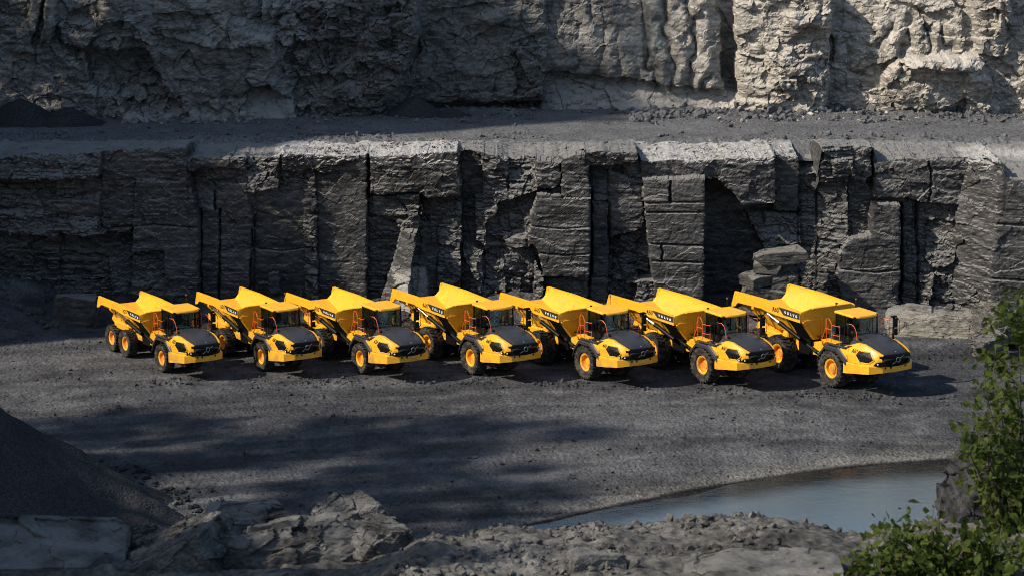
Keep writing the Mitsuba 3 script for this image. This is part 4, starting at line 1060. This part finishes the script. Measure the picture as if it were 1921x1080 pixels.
    prof = [(-2.13, 0.97, 2.28), (-2.05, 1.60, 3.02), (-2.02, 1.92, 3.36)]
    g = []
    for f_ in np.linspace(-1, 1, 9):
        g.append([(-2.14, 0.95 * f_, 2.26), (-2.05, 1.55 * f_, 3.05), (-2.00 - 0.12 * max(0, abs(f_) - 0.7) / 0.3, 1.92 * f_, 3.38), (-1.93 - 0.20 * max(0, abs(f_) - 0.72) / 0.28, 1.93 * f_, 4.08 - 0.26 * max(0, abs(f_) - 0.72) / 0.28)])
    sheet(np.array(g), (-0.07, 0, 0))
    hb.box((-1.86, 0, 4.09), (0.26, 2.75, 0.07), 0.02)
    hb.box((-1.97, 0, 3.40), (0.07, 3.5, 0.06), 0.015)
    for s_ in (-1, 1):
        hb.hull([(-1.86, s_ * 1.35, 4.06), (-1.86, s_ * 1.35, 4.12), (-2.12, s_ * 1.9, 3.84), (-2.12, s_ * 1.9, 3.9), (-2.0, s_ * 1.35, 4.06), (-2.2, s_ * 1.86, 3.84)])
        hb.tube([(-2.06, s_ * 1.0, 2.3), (-1.99, s_ * 1.55, 3.0), (-1.98, s_ * 1.88, 3.34)], 0.05, 6)
        hb.box((-1.99, s_ * 0.5, 3.0), (0.05, 0.10, 1.3), 0.015)
    add('headboard', hb, 'yellow_paint', bd, f=body, s=25)
    for s_ in (-1, 1):                                      # dark panel with the maker's lettering
        q = [(-4.06, 3.90), (-2.14, 3.84), (-2.14, 3.47), (-3.58, 3.50)]
        dm = Mesh().prism(q, min(s_ * 1.978, s_ * 1.992), max(s_ * 1.978, s_ * 1.992))
        add('side_panel', dm, 'charcoal_paint', bd, f=body, s=False)
    LET = {'V': [[(0, 1), (0.25, 1), (0.5, 0.34), (0.75, 1), (1.0, 1), (0.62, 0), (0.38, 0)]],
           'L': [[(0.12, 1), (0.40, 1), (0.40, 0.26), (0.95, 0.26), (0.95, 0), (0.12, 0)]]}
    for i, ch in enumerate('VOLVO'):
        tx, h, w_l = Mesh(), 0.150, 0.140
        x0, z0 = -3.48 + 0.245 * i, 3.615 - 0.018 * i
        if ch == 'O':
            an = np.linspace(0, 2 * np.pi, 21)[:-1]
            o = Polygon(np.c_[0.5 + 0.54 * np.cos(an), 0.5 + 0.52 * np.sin(an)], [np.c_[0.5 + 0.29 * np.cos(an), 0.5 + 0.27 * np.sin(an)]])
        else:
            o = Polygon(LET[ch][0])
        t = trimesh.creation.extrude_polygon(o, 0.012, engine='earcut')
        v = t.vertices
        tx.add(np.stack([x0 + w_l * v[:, 0], -1.990 - v[:, 2], z0 + h * v[:, 1]], -1), t.faces)
        add('letter', tx, 'letter_white', bd, f=body, s=False)

    def number(x, y, z, h):
        t = meshkit.text_mesh(numerals, h, 0.012, bold=True)
        v = t.vertices
        return Mesh().add(np.stack([x + v[:, 0] * 0.82, y - v[:, 2], z + v[:, 1]], -1), t.faces)
    add('model_number', number(-4.58, -1.988, 3.58, 0.26), 'black_plastic', bd, f=body, s=False)

    # ---- chassis
    fr = Mesh()
    for s_ in (-1, 1):
        fr.prism([(-7.6, 2.0), (-7.4, 2.35), (-6.6, 2.62), (-4.6, 2.32), (-2.9, 2.22), (-2.75, 1.95), (-2.75, 1.55), (-3.4, 1.35), (-6.2, 1.45)], min(s_ * 0.55, s_ * 0.75), max(s_ * 0.55, s_ * 0.75))
        fr.box((-5.7, s_ * 0.98, 1.9), (1.9, 0.3, 0.45), 0.06)
        fr.box((-4.3, s_ * 1.0, 2.2), (0.5, 0.55, 0.35), 0.08)
    fr.box((-5.5, 0, 1.9), (3.6, 1.1, 0.35), 0.05)
    add('rear_frame', fr, 'yellow_paint')
    ff = Mesh()
    for s_ in (-1, 1):
        ff.prism([(-3.1, 2.02), (-2.2, 2.1), (-1.2, 2.36), (-0.4, 2.3), (-0.4, 1.6), (-1.7, 1.42), (-3.1, 1.36)], min(s_ * 0.80, s_ * 0.92), max(s_ * 0.80, s_ * 0.92))
    ff.box((-1.1, 0, 1.9), (1.4, 1.6, 0.5), 0.08)
    ff.box((0.9, 0, 1.55), (4.6, 1.0, 0.45), 0.08)
    ff.plan([(-0.95, -1.42), (0.35, -1.42), (0.35, -0.85), (-0.95, -0.85)], 2.49, 2.53)
    ff.tube([(-1.35, -0.96, 2.1), (-1.2, -1.1, 2.35), (-0.9, -1.2, 2.5)], 0.05, 6)
    add('front_frame', ff, 'yellow_paint')
    jt = Mesh()
    jt.cyl((-2.55, 0, 1.2), (-2.55, 0, 2.2), 0.42, 16)
    jt.box((-2.6, 0, 1.75), (1.5, 1.3, 0.5), 0.1)
    for k in range(7):
        yy = -0.75 + 0.22 * k
        jt.tube([(-1.6, yy, 2.2), (-2.0, yy + 0.08, 2.42 + 0.05 * (k % 3)), (-2.6, yy, 2.25), (-3.1, yy * 0.9, 2.05)], 0.035, 6)
    jt.box((-2.35, 0, 2.0), (0.5, 1.9, 0.3), 0.08)
    add('articulation_joint', jt, 'dark_steel')
    for s_ in (-1, 1):
        st = Mesh().cyl((-3.0, s_ * 1.02, 2.02), (-1.7, s_ * 1.06, 1.62), 0.11, 12)
        k = add('steering_cylinder', st, 'black_plastic')
        add('rod', Mesh().cyl((-1.72, s_ * 1.06, 1.626), (-1.1, s_ * 1.07, 1.45), 0.055, 10), 'chrome', k)
        p0_, p1_ = np.array((-5.25, s_ * 1.88, 3.36)), np.array((-2.7, s_ * 1.45, 2.25))
        sc = np.array([1, body_w / 1.97, kb])
        p0_, p1_ = p0_ * sc, p1_ * sc
        pm = p0_ + (p1_ - p0_) * (0.42 if s_ else 0)
        k = add('tipping_cylinder', Mesh().cyl(pm - 0.02 * (p1_ - p0_), p1_, 0.115, 14).cyl(pm - 0.03 * (p1_ - p0_), pm + 0.01 * (p1_ - p0_), 0.13, 14), 'black_plastic', f=None)
        add('rod', Mesh().cyl(p0_, pm, 0.065, 12).cyl(p0_ + [0, -0.13, 0], p0_ + [0, 0.13, 0], 0.1, 12), 'chrome', k, f=None)
    for s_ in (-1, 1):
        fp = np.array([[(x, s_ * 1.86, 3.24), (x, s_ * 1.42, 2.72), (x, s_ * 1.12, 2.25), (x, s_ * 1.06, 1.35)] for x in (-3.28, -2.25)])
        add('mud_flap', Mesh().slab(fp, (0, -s_ * 0.04, 0)), 'black_plastic', f=lambda m: body(m), s=20)  # black plate hung along the front of the hull
    # exhaust side pod behind the cab
    pod = Mesh().box((-1.0, 0.55, 2.75), (0.9, 0.9, 1.0), 0.08).box((-0.75, 0, 2.6), (0.5, 1.7, 0.6), 0.06).cyl((-1.05, -0.35, 2.5), (-1.05, -0.35, 3.2), 0.2, 12)
    add('engine_air_box', pod, 'dark_steel')

    # ---- front fenders
    for s_ in (-1, 1):
        arc = [(-1.02, 1.40), (-0.92, 1.80), (-0.44, 2.33), (0.54, 2.33), (0.95, 2.08), (1.40, 1.72)]
        lip = Mesh()
        yo, yi = s_ * (hw / max(ky, 1e-6) + 0.03), s_ * 0.85
        P = np.array([[(x, yi, z), (x, yo - s_ * 0.06, z), (x, yo, z - 0.05), (x, yo, z - 0.17)] for x, z in arc])
        lip.slab(P, (0, 0, -0.05))
        fk = add('front_fender', lip, 'charcoal_paint', f=lambda m: front(m, ky))
        (x0, z0), (x1, z1) = (0.60, 2.315), (1.36, 1.78)
        fl = Mesh().slab(np.array([[(x0, yo - s_ * 0.42, z0 + 0.03), (x0, yo - s_ * 0.08, z0 + 0.03)], [(x1, yo - s_ * 0.42, z1 + 0.03), (x1, yo - s_ * 0.08, z1 + 0.03)]]), (0.012, 0, 0.02))
        add('front_flap', fl, 'grey_panel' if s_ < 0 else 'charcoal_paint', fk, f=lambda m: front(m, ky))  # lighter grey on the right side stands for its silver highlight

    # ---- bumper
    out = np.array([(1.16, -1.56), (1.4, -1.56), (3.28, -1.52), (3.66, -0.86), (3.74, 0.0)])
    out = np.vstack([out, out[-2::-1] * [1, -1]])
    top = np.array([1.66, 1.68, 1.77, 1.73, 1.72]); bot = np.array([1.06, 1.07, 1.33, 1.40, 1.40])
    top, bot = np.r_[top, top[-2::-1]], np.r_[bot, bot[-2::-1]]
    inn = out.copy(); inn[:, 1] *= 0.80; inn[:, 0] -= np.where(inn[:, 0] > 2, 0.34, 0)
    b = Mesh()
    Pt, Pb = np.c_[out, top], np.c_[out, bot]
    It, Ib = np.c_[inn, top], np.c_[inn, bot + 0.05]
    e = 0.03
    oc = out * [1, 1]; cen = np.array([1.5, 0]); d_ = (cen - out); d_ /= np.linalg.norm(d_, axis=1, keepdims=True)
    b.grid(np.stack([Pb, np.c_[out, top - e], np.c_[out + d_ * e, top], It, Ib, Pb], 0))
    for j in (0, len(out) - 1):
        b.add(np.array([Pb[j], Pt[j], It[j], Ib[j]]), [[0, 1, 2], [0, 2, 3]])
    add('bumper', b, 'yellow_paint', s=20)
    for x, y in ((3.68, -0.7), (3.72, -0.35), (3.68, 0.7), (3.25, -1.30)):
        add('tow_pin', Mesh().cyl((x - 0.06, y, 1.735), (x - 0.06, y, 1.80), 0.04, 8).box((x + 0.01, y, 1.66), (0.06, 0.10, 0.10), 0.02), 'dark_steel')

    # ---- hood and the yellow panels at its sides
    hx = np.array([1.22, 1.9, 2.6, 3.2, 3.6, 3.80, 3.88]); hz = np.array([3.10, 3.00, 2.82, 2.64, 2.48, 2.38, 2.20]); hwid = np.array([0.98, 1.10, 1.10, 1.05, 0.99, 0.95, 0.92])
    yy = np.array([-1, -0.93, -0.80, -0.66, -0.62, -0.3, 0, 0.3, 0.62, 0.66, 0.80, 0.93, 1.0])
    rise = np.interp(abs(yy), [0, 0.3, 0.62, 0.66, 0.8, 0.93, 1], [0.05, 0.045, 0.035, 0.0, -0.015, -0.045, -0.10])
    xs = np.r_[np.linspace(1.22, 1.75, 6), np.linspace(1.80, 3.88, 22)]
    z_, w_ = np.interp(xs, hx, hz), np.interp(xs, hx, hwid)
    dome = smooth(1.95, 2.1, xs) * smooth(3.85, 3.5, xs)
    P = np.stack([np.broadcast_to(xs[:, None], (len(xs), 13)), w_[:, None] * yy[None], z_[:, None] + np.where(rise[None] > 0, 0.0, rise[None]) + dome[:, None] * np.maximum(rise, 0)[None] * 2.0 - 0.05 * yy[None] ** 2], -1)
    P[:, :, 0] -= 0.10 * (yy[None] ** 2) * smooth(2.8, 3.8, xs)[:, None]
    hood = add('hood', Mesh().slab(P, (0, 0, -0.06)), 'charcoal_paint', s=35)
    add('trim_strip', Mesh().tube([(3.36, 0.05, 2.62), (3.66, 0.02, 2.50)], 0.014, 6).hull([(3.56, 0.0, 2.55), (3.70, 0.04, 2.49), (3.70, -0.05, 2.49), (3.66, 0, 2.53), (3.6, 0.02, 2.48)]), 'emblem_metal', hood)  # thin metal strip at the middle of the hood front
    add('hood_latch', Mesh().tube([(3.05, 0.62, 2.70), (3.12, 0.62, 2.75), (3.2, 0.62, 2.67)], 0.02, 6).tube([(3.2, 0.66, 2.66), (3.5, 0.62, 2.54)], 0.008, 5), 'dark_steel', hood)
    add('hood_hinge', Mesh().tube([(1.75, 0.6, 3.06), (1.85, 0.75, 3.12), (1.95, 0.85, 3.06)], 0.025, 6), 'black_plastic', hood)
    add('hood_hinge', Mesh().tube([(1.7, -0.9, 2.98), (1.95, -1.05, 2.98)], 0.06, 8), 'black_plastic', hood)
    stn = [((1.24, -1.42, 1.70), (0.95, -1.45, 2.05), (0.66, -1.40, 2.37), (0.72, -1.30, 2.41)),
           ((1.75, -1.47, 1.72), (1.55, -1.48, 2.20), (1.38, -1.28, 2.60), (1.42, -1.18, 2.63)),
           ((2.15, -1.47, 1.74), (2.08, -1.47, 2.24), (1.88, -1.20, 2.78), (1.92, -1.10, 2.81)),
           ((2.6, -1.46, 1.75), (2.6, -1.44, 2.26), (2.45, -1.19, 2.78), (2.45, -1.09, 2.80)),
           ((3.05, -1.41, 1.76), (3.08, -1.38, 2.20), (2.98, -1.15, 2.64), (2.98, -1.06, 2.66)),
           ((3.40, -1.27, 1.77), (3.50, -1.18, 2.12), (3.50, -1.06, 2.48), (3.48, -0.98, 2.50)),
           ((3.58, -1.00, 1.78), (3.72, -0.98, 2.08), (3.74, -0.95, 2.38), (3.74, -0.90, 2.40))]
    stn = np.array(stn)
    fine = np.array([[np.interp(np.linspace(0, 6, 25), np.arange(7), stn[:, j, c]) for c in range(3)] for j in range(4)]).transpose(2, 0, 1)   # 25 x 4 x 3
    fine = np.array([[np.interp(np.linspace(0, 3, 13), np.arange(4), fine[i, :, c]) for c in range(3)] for i in range(25)]).transpose(0, 2, 1)
    from scipy.interpolate import LinearNDInterpolator
    surf = LinearNDInterpolator(fine[:, :10].reshape(-1, 3)[:, [0, 2]], fine[:, :10].reshape(-1, 3)[:, 1])

    def skin(x, z, o):
        x, z = np.asarray(x, float), np.asarray(z, float)
        y = surf(x, z)
        return np.stack([x, np.where(np.isnan(y), -1.40, y) - o, z], -1)
    for s_ in (-1, 1):
        F = fine * [1, -s_, 1]
        pm = Mesh().slab(F, (0, -s_ * 0.05, 0))
        hexa = np.array([(2.12, 2.18), (2.25, 2.47), (3.06, 2.48), (3.38, 2.10), (3.12, 1.88), (2.44, 1.85)])
        rim_path = np.vstack([hexa, hexa[:1]])
        dens = np.vstack([rim_path[i] + (rim_path[i + 1] - rim_path[i]) * np.linspace(0, 1, 6)[:-1, None] for i in range(6)] + [rim_path[:1]])
        pm.tube(skin(dens[:, 0], dens[:, 1], 0.02) * [1, -s_, 1], 0.035, 6)
        seam = np.array([(1.30, 2.52), (1.42, 2.3), (1.34, 2.05), (1.45, 1.75)])
        ep = add('engine_panel', pm, 'yellow_paint', s=25)
        add('panel_seam', Mesh().tube(skin(seam[:, 0], seam[:, 1], 0.004) * [1, -s_, 1], 0.010, 5), 'black_plastic', ep)
        cen = hexa.mean(0)
        dn_ = dens[:-1]
        rings = np.array([skin(np.r_[(cen + (dn_ - cen) * q)[:, 0], (cen + (dn_[:1] - cen) * q)[:, 0]], np.r_[(cen + (dn_ - cen) * q)[:, 1], (cen + (dn_[:1] - cen) * q)[:, 1]], 0.028) for q in (0.99, 0.7, 0.4, 0.02)])
        vm = Mesh().grid(rings * [1, -s_, 1])
        vk = add('side_vent', vm, 'black_plastic', ep, s=False)
        fn = Mesh()
        for k in range(5):
            a_, b_ = cen + (hexa[0] - cen) * 0.8 + (k * np.array([0.19, 0.0])), cen + (hexa[5] - cen) * 0.85 + (k * np.array([0.13, 0.015]))
            fn.tube(skin([a_[0] + 0.1, b_[0] + 0.06], [a_[1] + 0.1 - 0.02 * k, b_[1]], 0.045) * [1, -s_, 1], 0.012, 5)
        add('vent_bar', fn, 'dark_steel', ep, s=False)
        # front corner with headlight wedge
        wedge = np.array([(3.36, -1.30, 1.80), (3.50, -1.22, 1.97), (3.66, -1.02, 2.02), (3.80, -0.80, 2.00), (3.86, -0.62, 1.86), (3.78, -0.80, 1.80), (3.60, -1.08, 1.78)]) * [1, -s_, 1]
        back = wedge * [1, 0.86, 1] - [0.25, 0, 0]
        hl = add('headlight', Mesh().hull(np.vstack([wedge, back])), 'black_plastic', s=False)
        lx = np.array([3.57, s_ * -1.0 * -1.155 * -1, 1.91])
        c0 = np.array([3.56, s_ * 1.15, 1.90]); dn = np.array([0.75, s_ * 0.62, 0.1])
        add('lamp', Mesh().cyl(c0, c0 + dn * 0.05, 0.045, 10), 'lamp_lens', hl)
        if not par['hub']:
            c1 = np.array([3.30, s_ * 1.36, 1.90]); dn = np.array([0.3, s_ * 0.9, 0.05])
            fk2 = add('fog_lamp', Mesh().cyl(c1 - dn * 0.05, c1 + dn * 0.03, 0.105, 6), 'black_plastic')
            add('lens', Mesh().cyl(c1, c1 + dn * 0.05, 0.05, 10), 'lamp_lens', fk2)
    add('engine_block', Mesh().box((2.3, 0, 2.05), (2.5, 1.9, 0.9), 0.1).box((0.45, 0, 2.1), (2.2, 2.0, 0.7), 0.05).box((3.1, 0, 1.75), (1.0, 1.7, 0.4), 0.05), 'dark_steel')
    yy = np.linspace(-1, 1, 15)
    zz = np.array([1.62, 1.75, 1.95, 2.15, 2.30, 2.41])
    xo = np.array([3.66, 3.76, 3.84, 3.88, 3.89, 3.86])
    wg = np.array([0.70, 0.80, 0.78, 0.98, 1.0, 0.95])
    G = np.array([[(xo[j] - 0.16 * abs(y) ** 2.2, y * wg[j], zz[j]) for y in yy] for j in range(6)])
    gr = add('grille', Mesh().slab(G, (-0.25, 0, 0)), 'black_plastic', s=35)
    for s_ in (-1, 1):
        wn = np.array([(3.42, s_ * 1.13, 2.33), (3.70, s_ * 1.0, 2.34), (3.80, s_ * 0.9, 2.1), (3.55, s_ * 1.10, 2.14)])
        add('grille_wing', Mesh().hull(np.vstack([wn, wn - [0.1, s_ * 0.12, 0]])), 'black_plastic', gr, s=False)
    em = Mesh()
    an = np.linspace(0, 2 * np.pi, 25)
    em.tube(np.stack([0 * an + 3.90, 0.135 * np.cos(an), 2.10 + 0.135 * np.sin(an)], -1), 0.017, 6, cap=False)
    em.tube([(3.90, -0.40, 1.90), (3.905, -0.12, 2.035)], 0.013, 5).tube([(3.905, 0.12, 2.165), (3.90, 0.36, 2.28)], 0.013, 5)
    add('emblem', em, 'emblem_metal', gr, s=40)
    add('panel_number', Mesh().add(*(lambda m: (np.stack([m.v[0][:, 0], skin(m.v[0][:, 0], m.v[0][:, 2], 0.012)[:, 1] + 0.6 * (m.v[0][:, 1] + 1.4), m.v[0][:, 2]], -1), m.f[0]))(number(1.70, -1.4, 2.29, 0.20))), 'black_plastic', s=False)

    # ---- cab
    cf = lambda m: front(m, 1.0 if par['zs'][-1] > 3.95 else 0.97)
    pl = Mesh()
    A = {'rr': (-0.36, -0.84), 'b': (0.42, -0.86), 'f': (1.10, -0.80), 'c': (1.30, -0.45)}
    for s_ in (-1, 1):
        for n_, r_ in (('rr', 0.055), ('b', 0.05), ('f', 0.055)):
            x, y = A[n_]
            pl.tube([(x + (0.12 if n_ == 'f' else 0), -s_ * y, 2.35), (x, -s_ * y, 4.06)], r_, 6)
        pl.box((0.35, s_ * 0.84, 2.62), (1.6, 0.06, 0.56), 0.02)
    pl.box((0.42, 0, 2.45), (1.75, 1.66, 0.16), 0.03).box((-0.36, 0, 2.85), (0.08, 1.66, 0.75), 0.03).box((1.16, 0, 2.85), (0.10, 1.5, 0.50), 0.03)
    pl.box((0.38, 0, 4.03), (1.62, 1.66, 0.07), 0.02)
    cab = add('cab', pl, 'black_plastic', f=cf)
    roof = [(-0.46, -0.92), (1.06, -0.90), (1.32, -0.62), (1.42, 0), (1.32, 0.62), (1.06, 0.90), (-0.46, 0.92)]
    rp = np.array(roof)
    hullp = [np.c_[rp * [0.97, 0.95], np.full(7, 4.17)], np.c_[rp, np.full(7, 4.11)], np.c_[rp * [0.99, 0.99], np.full(7, 4.05)]]
    rv = np.vstack(hullp); rv[:, 2] -= 0.07 * smooth(0.4, 1.4, rv[:, 0])
    add('roof', Mesh().hull(rv), 'yellow_paint', cab, f=cf, s=25)
    for k in range(4):
        add('roof_lamp', Mesh().box((1.36 - 0.11 * abs(k - 1.5), -0.54 + 0.36 * k, 4.015), (0.10, 0.16, 0.07), 0.02), 'orange_paint' if k in (0, 3) else 'black_plastic', cab, f=cf)
    ws = np.array([[(1.16 + 0.20 * (1 - (y / 0.8) ** 2) - 0.05 * (z - 3.1), y, z) for y in np.linspace(-0.79, 0.79, 11)] for z in (2.98, 3.5, 4.01)])
    add('windscreen', Mesh().grid(ws), 'cab_glass', cab, f=cf, s=True)
    for s_ in (-1, 1):
        for n_, (xa, xb) in (('side_window', (-0.31, 0.37)), ('door_window', (0.47, 1.08))):
            add(n_, Mesh().grid(np.array([[(xa, s_ * 0.835, 2.9 if n_[0] == 's' else 2.5), (xb, s_ * 0.835, 2.9 if n_[0] == 's' else 2.5)], [(xa, s_ * 0.825, 4.0), (xb, s_ * 0.82, 4.0)]])), 'cab_glass', cab, f=cf, s=False)
    add('rear_window', Mesh().grid(np.array([[(-0.36, -0.78, 3.22), (-0.36, 0.78, 3.22)], [(-0.36, -0.78, 4.0), (-0.36, 0.78, 4.0)]])), 'cab_glass', cab, f=cf, s=False)
    add('seat', Mesh().box((0.15, 0.0, 2.95), (0.5, 0.55, 0.16), 0.05).box((-0.08, 0, 3.35), (0.16, 0.52, 0.75), 0.06).box((-0.08, 0, 3.80), (0.12, 0.3, 0.16), 0.04), 'seat_fabric', cab, f=cf)
    an = np.linspace(0, 2 * np.pi, 17)
    add('steering_wheel', Mesh().tube(np.stack([0.72 + 0.08 * np.cos(an), 0.2 * np.sin(an), 3.18 + 0.18 * np.cos(an)], -1), 0.02, 5, cap=False).box((0.95, 0, 3.0), (0.25, 1.2, 0.25), 0.06), 'interior_trim', cab, f=cf)
    add('wiper', Mesh().tube([(1.40, 0.2, 3.02), (1.38, -0.1, 3.45)], 0.012, 5).tube([(1.36, -0.13, 3.2), (1.37, -0.07, 3.75)], 0.010, 5), 'black_plastic', cab, f=cf)

    # ---- deck, rails, mirrors, lights
    dk = Mesh().box((0.45, -1.18, 2.42), (1.5, 0.62, 0.10), 0.02).box((0.9, 1.18, 2.5), (1.9, 0.62, 0.16), 0.03).hull([(1.2, -1.45, 2.42), (1.9, -1.2, 2.7), (1.2, -0.8, 2.45), (1.2, -0.8, 2.95), (2.0, -1.0, 2.9)])
    add('deck', dk, 'charcoal_paint', f=lambda m: front(m, hood_k))
    yr = -1.45 * ky ** 0.6
    r = 0.018
    def rail(*paths):
        m = Mesh()
        for p_ in paths:
            p_ = [np.array(q, float) for q in p_]
            m.tube(p_, r, 6)
        add('handrail', m, 'orange_paint', f=lambda m: front(m, 1.0), s=40)
    rail([(0.67, yr, 2.42), (0.67, yr, 3.58)], [(-0.02, yr, 2.55), (-0.04, yr, 3.60)], [(0.67, yr, 3.50), (-0.04, yr, 3.48)], [(0.67, yr, 2.98), (-0.02, yr, 2.96)])
    rail([(-0.87, yr, 2.46), (-0.55, yr, 3.18), (-0.52, yr, 3.70), (-0.42, yr, 3.82), (-0.22, yr, 3.80), (-0.05, yr, 3.55)], [(-0.45, yr, 2.55), (-0.45, yr, 3.80)], [(-0.55, yr, 3.22), (-0.04, yr, 3.24)])
    rail([(0.98, yr + 0.2, 3.70), (1.37, yr + 0.25, 3.74), (1.58, yr + 0.28, 3.62), (1.72, yr + 0.3, 3.35), (1.80, yr + 0.3, 2.95)])
    rail([(0.75, -yr - 0.25, 3.76), (1.50, -yr - 0.1, 3.74)], [(1.52, -yr - 0.08, 2.7), (1.52, -yr - 0.08, 3.76)], [(0.9, -yr - 0.22, 2.8), (0.9, -yr - 0.22, 3.74)], [(1.0, -yr - 0.22, 3.2), (1.52, -yr - 0.08, 3.2)])
    rail([(1.66, -yr + 0.02, 2.75), (1.72, -yr + 0.04, 3.75), (1.80, -yr + 0.04, 3.88), (1.95, -yr + 0.02, 3.90)])
    ff_ = lambda m: front(m, 1.0)
    mr = add('mirror', Mesh().tube([(0.90, yr + 0.05, 2.5), (0.86, yr + 0.05, 3.72)], 0.035, 6).box((0.86, yr - 0.02, 3.35), (0.10, 0.24, 0.46), 0.04).tube([(1.22, yr + 0.25, 2.6), (1.20, yr + 0.22, 3.72), (0.86, yr + 0.05, 3.70)], 0.03, 6).box((1.2, yr + 0.22, 3.3), (0.09, 0.2, 0.34), 0.03), 'black_plastic', f=ff_)
    add('mirror_glass', Mesh().box((0.805, yr - 0.02, 3.35), (0.012, 0.2, 0.40), 0.004), 'chrome', mr, f=ff_)
    mr = add('mirror', Mesh().tube([(1.80, -yr - 0.03, 2.5), (1.80, -yr, 3.95)], 0.06, 8).box((1.84, -yr + 0.06, 3.62), (0.14, 0.30, 0.50), 0.05).box((1.88, -yr + 0.06, 3.12), (0.12, 0.26, 0.34), 0.04).box((1.78, -yr, 3.96), (0.22, 0.34, 0.10), 0.03).tube([(1.8, -yr + 0.2, 2.9), (1.95, -yr + 0.28, 3.1), (1.95, -yr + 0.28, 3.7), (1.8, -yr + 0.2, 3.9)], 0.022, 6), 'black_plastic', f=ff_)
    add('mirror_glass', Mesh().box((1.765, -yr + 0.06, 3.62), (0.012, 0.24, 0.42), 0.004), 'chrome', mr, f=ff_)
    lad = Mesh()
    for k in range(4):
        lad.box((0.85 - 0.02 * k, yr - 0.10, 0.95 + 0.36 * k), (0.42, 0.22, 0.05), 0.01)
    bt = add('beacon', Mesh().cyl((-0.85, 0.95, 3.2), (-0.85, 0.95, 4.46), 0.014, 6).cyl((-0.85, 0.95, 4.46), (-0.85, 0.95, 4.57), 0.05, 10), 'dark_steel', f=ff_)
    add('beacon_lens', Mesh().cyl((-0.85, 0.95, 4.50), (-0.85, 0.95, 4.545), 0.054, 10), 'orange_paint', bt, f=ff_)
    add('body_lamp', Mesh().tube([(-1.76, 0.25, 4.05), (-1.70, 0.25, 4.22)], 0.025, 6).box((-1.68, 0.25, 4.24), (0.10, 0.14, 0.09), 0.03), 'dark_steel', bd, f=body)
    return truck


def size(R, tw, hw, body_w, tail_x, tail_z, bump_w, bump_x, zs, x_mid, x_rear, hub=False):
    return dict(R=R, tw=tw, hw=hw, body_w=body_w, tail_x=tail_x, tail_z=tail_z, bump_w=bump_w, bump_x=bump_x, zs=zs, x_mid=x_mid, x_rear=x_rear, hub=hub)


FLEET = [
    (size(0.80, 0.60, 1.18, 1.36, -7.6, 3.15, 1.18, 3.08, (1.48, 2.12, 2.66, 3.68), -4.80, -6.62), (-18.87, 153.59), 'A25', 'smallest yellow dump truck, leftmost in the row, with all three right wheels in view'),
    (size(0.82, 0.62, 1.22, 1.43, -7.2, 3.40, 1.21, 2.92, (1.50, 2.14, 2.68, 3.70), -4.75, -6.55), (-13.27, 153.93), 'A30', 'second yellow dump truck from the left, with narrow dark fenders, beside the smallest one'),
    (size(0.88, 0.68, 1.35, 1.60, -7.9, 3.39, 1.33, 3.18, (1.58, 2.20, 2.82, 3.90), -4.75, -6.62), (-7.52, 153.23), 'A35', 'third yellow dump truck from the left, its tipping body below the pale rock buttress'),
    (size(0.96, 0.74, 1.42, 1.68, -7.85, 3.66, 1.36, 3.12, (1.65, 2.26, 2.92, 3.96), -4.75, -6.65), (-1.24, 153.07), 'A40', 'middle yellow dump truck of the seven, fourth from either end of the row'),
    (size(0.98, 0.76, 1.45, 1.66, -8.1, 3.64, 1.34, 3.12, (1.66, 2.28, 2.92, 3.96), -4.75, -6.65), (5.19, 151.82), 'A45', 'fifth yellow dump truck from the left, third from the right end of the row'),
    (size(1.02, 0.80, 1.50, 1.78, -8.35, 3.67, 1.36, 3.12, (1.70, 2.32, 2.96, 4.00), -4.75, -6.68), (11.70, 150.96), 'A50', 'second largest yellow dump truck, standing between the largest truck and the fifth one'),
    (size(1.06, 0.84, 1.58, 1.97, -7.97, 4.14, 1.52, 3.28, (1.75, 2.42, 3.12, 4.16), -4.75, -6.70, True), (18.78, 149.92), 'A60', 'largest yellow dump truck, rightmost in the row, with grey fender flap and bulging front hub'),
]
for par, origin, numerals, label in FLEET:
    build_truck(par, label, origin, 57.0, numerals)
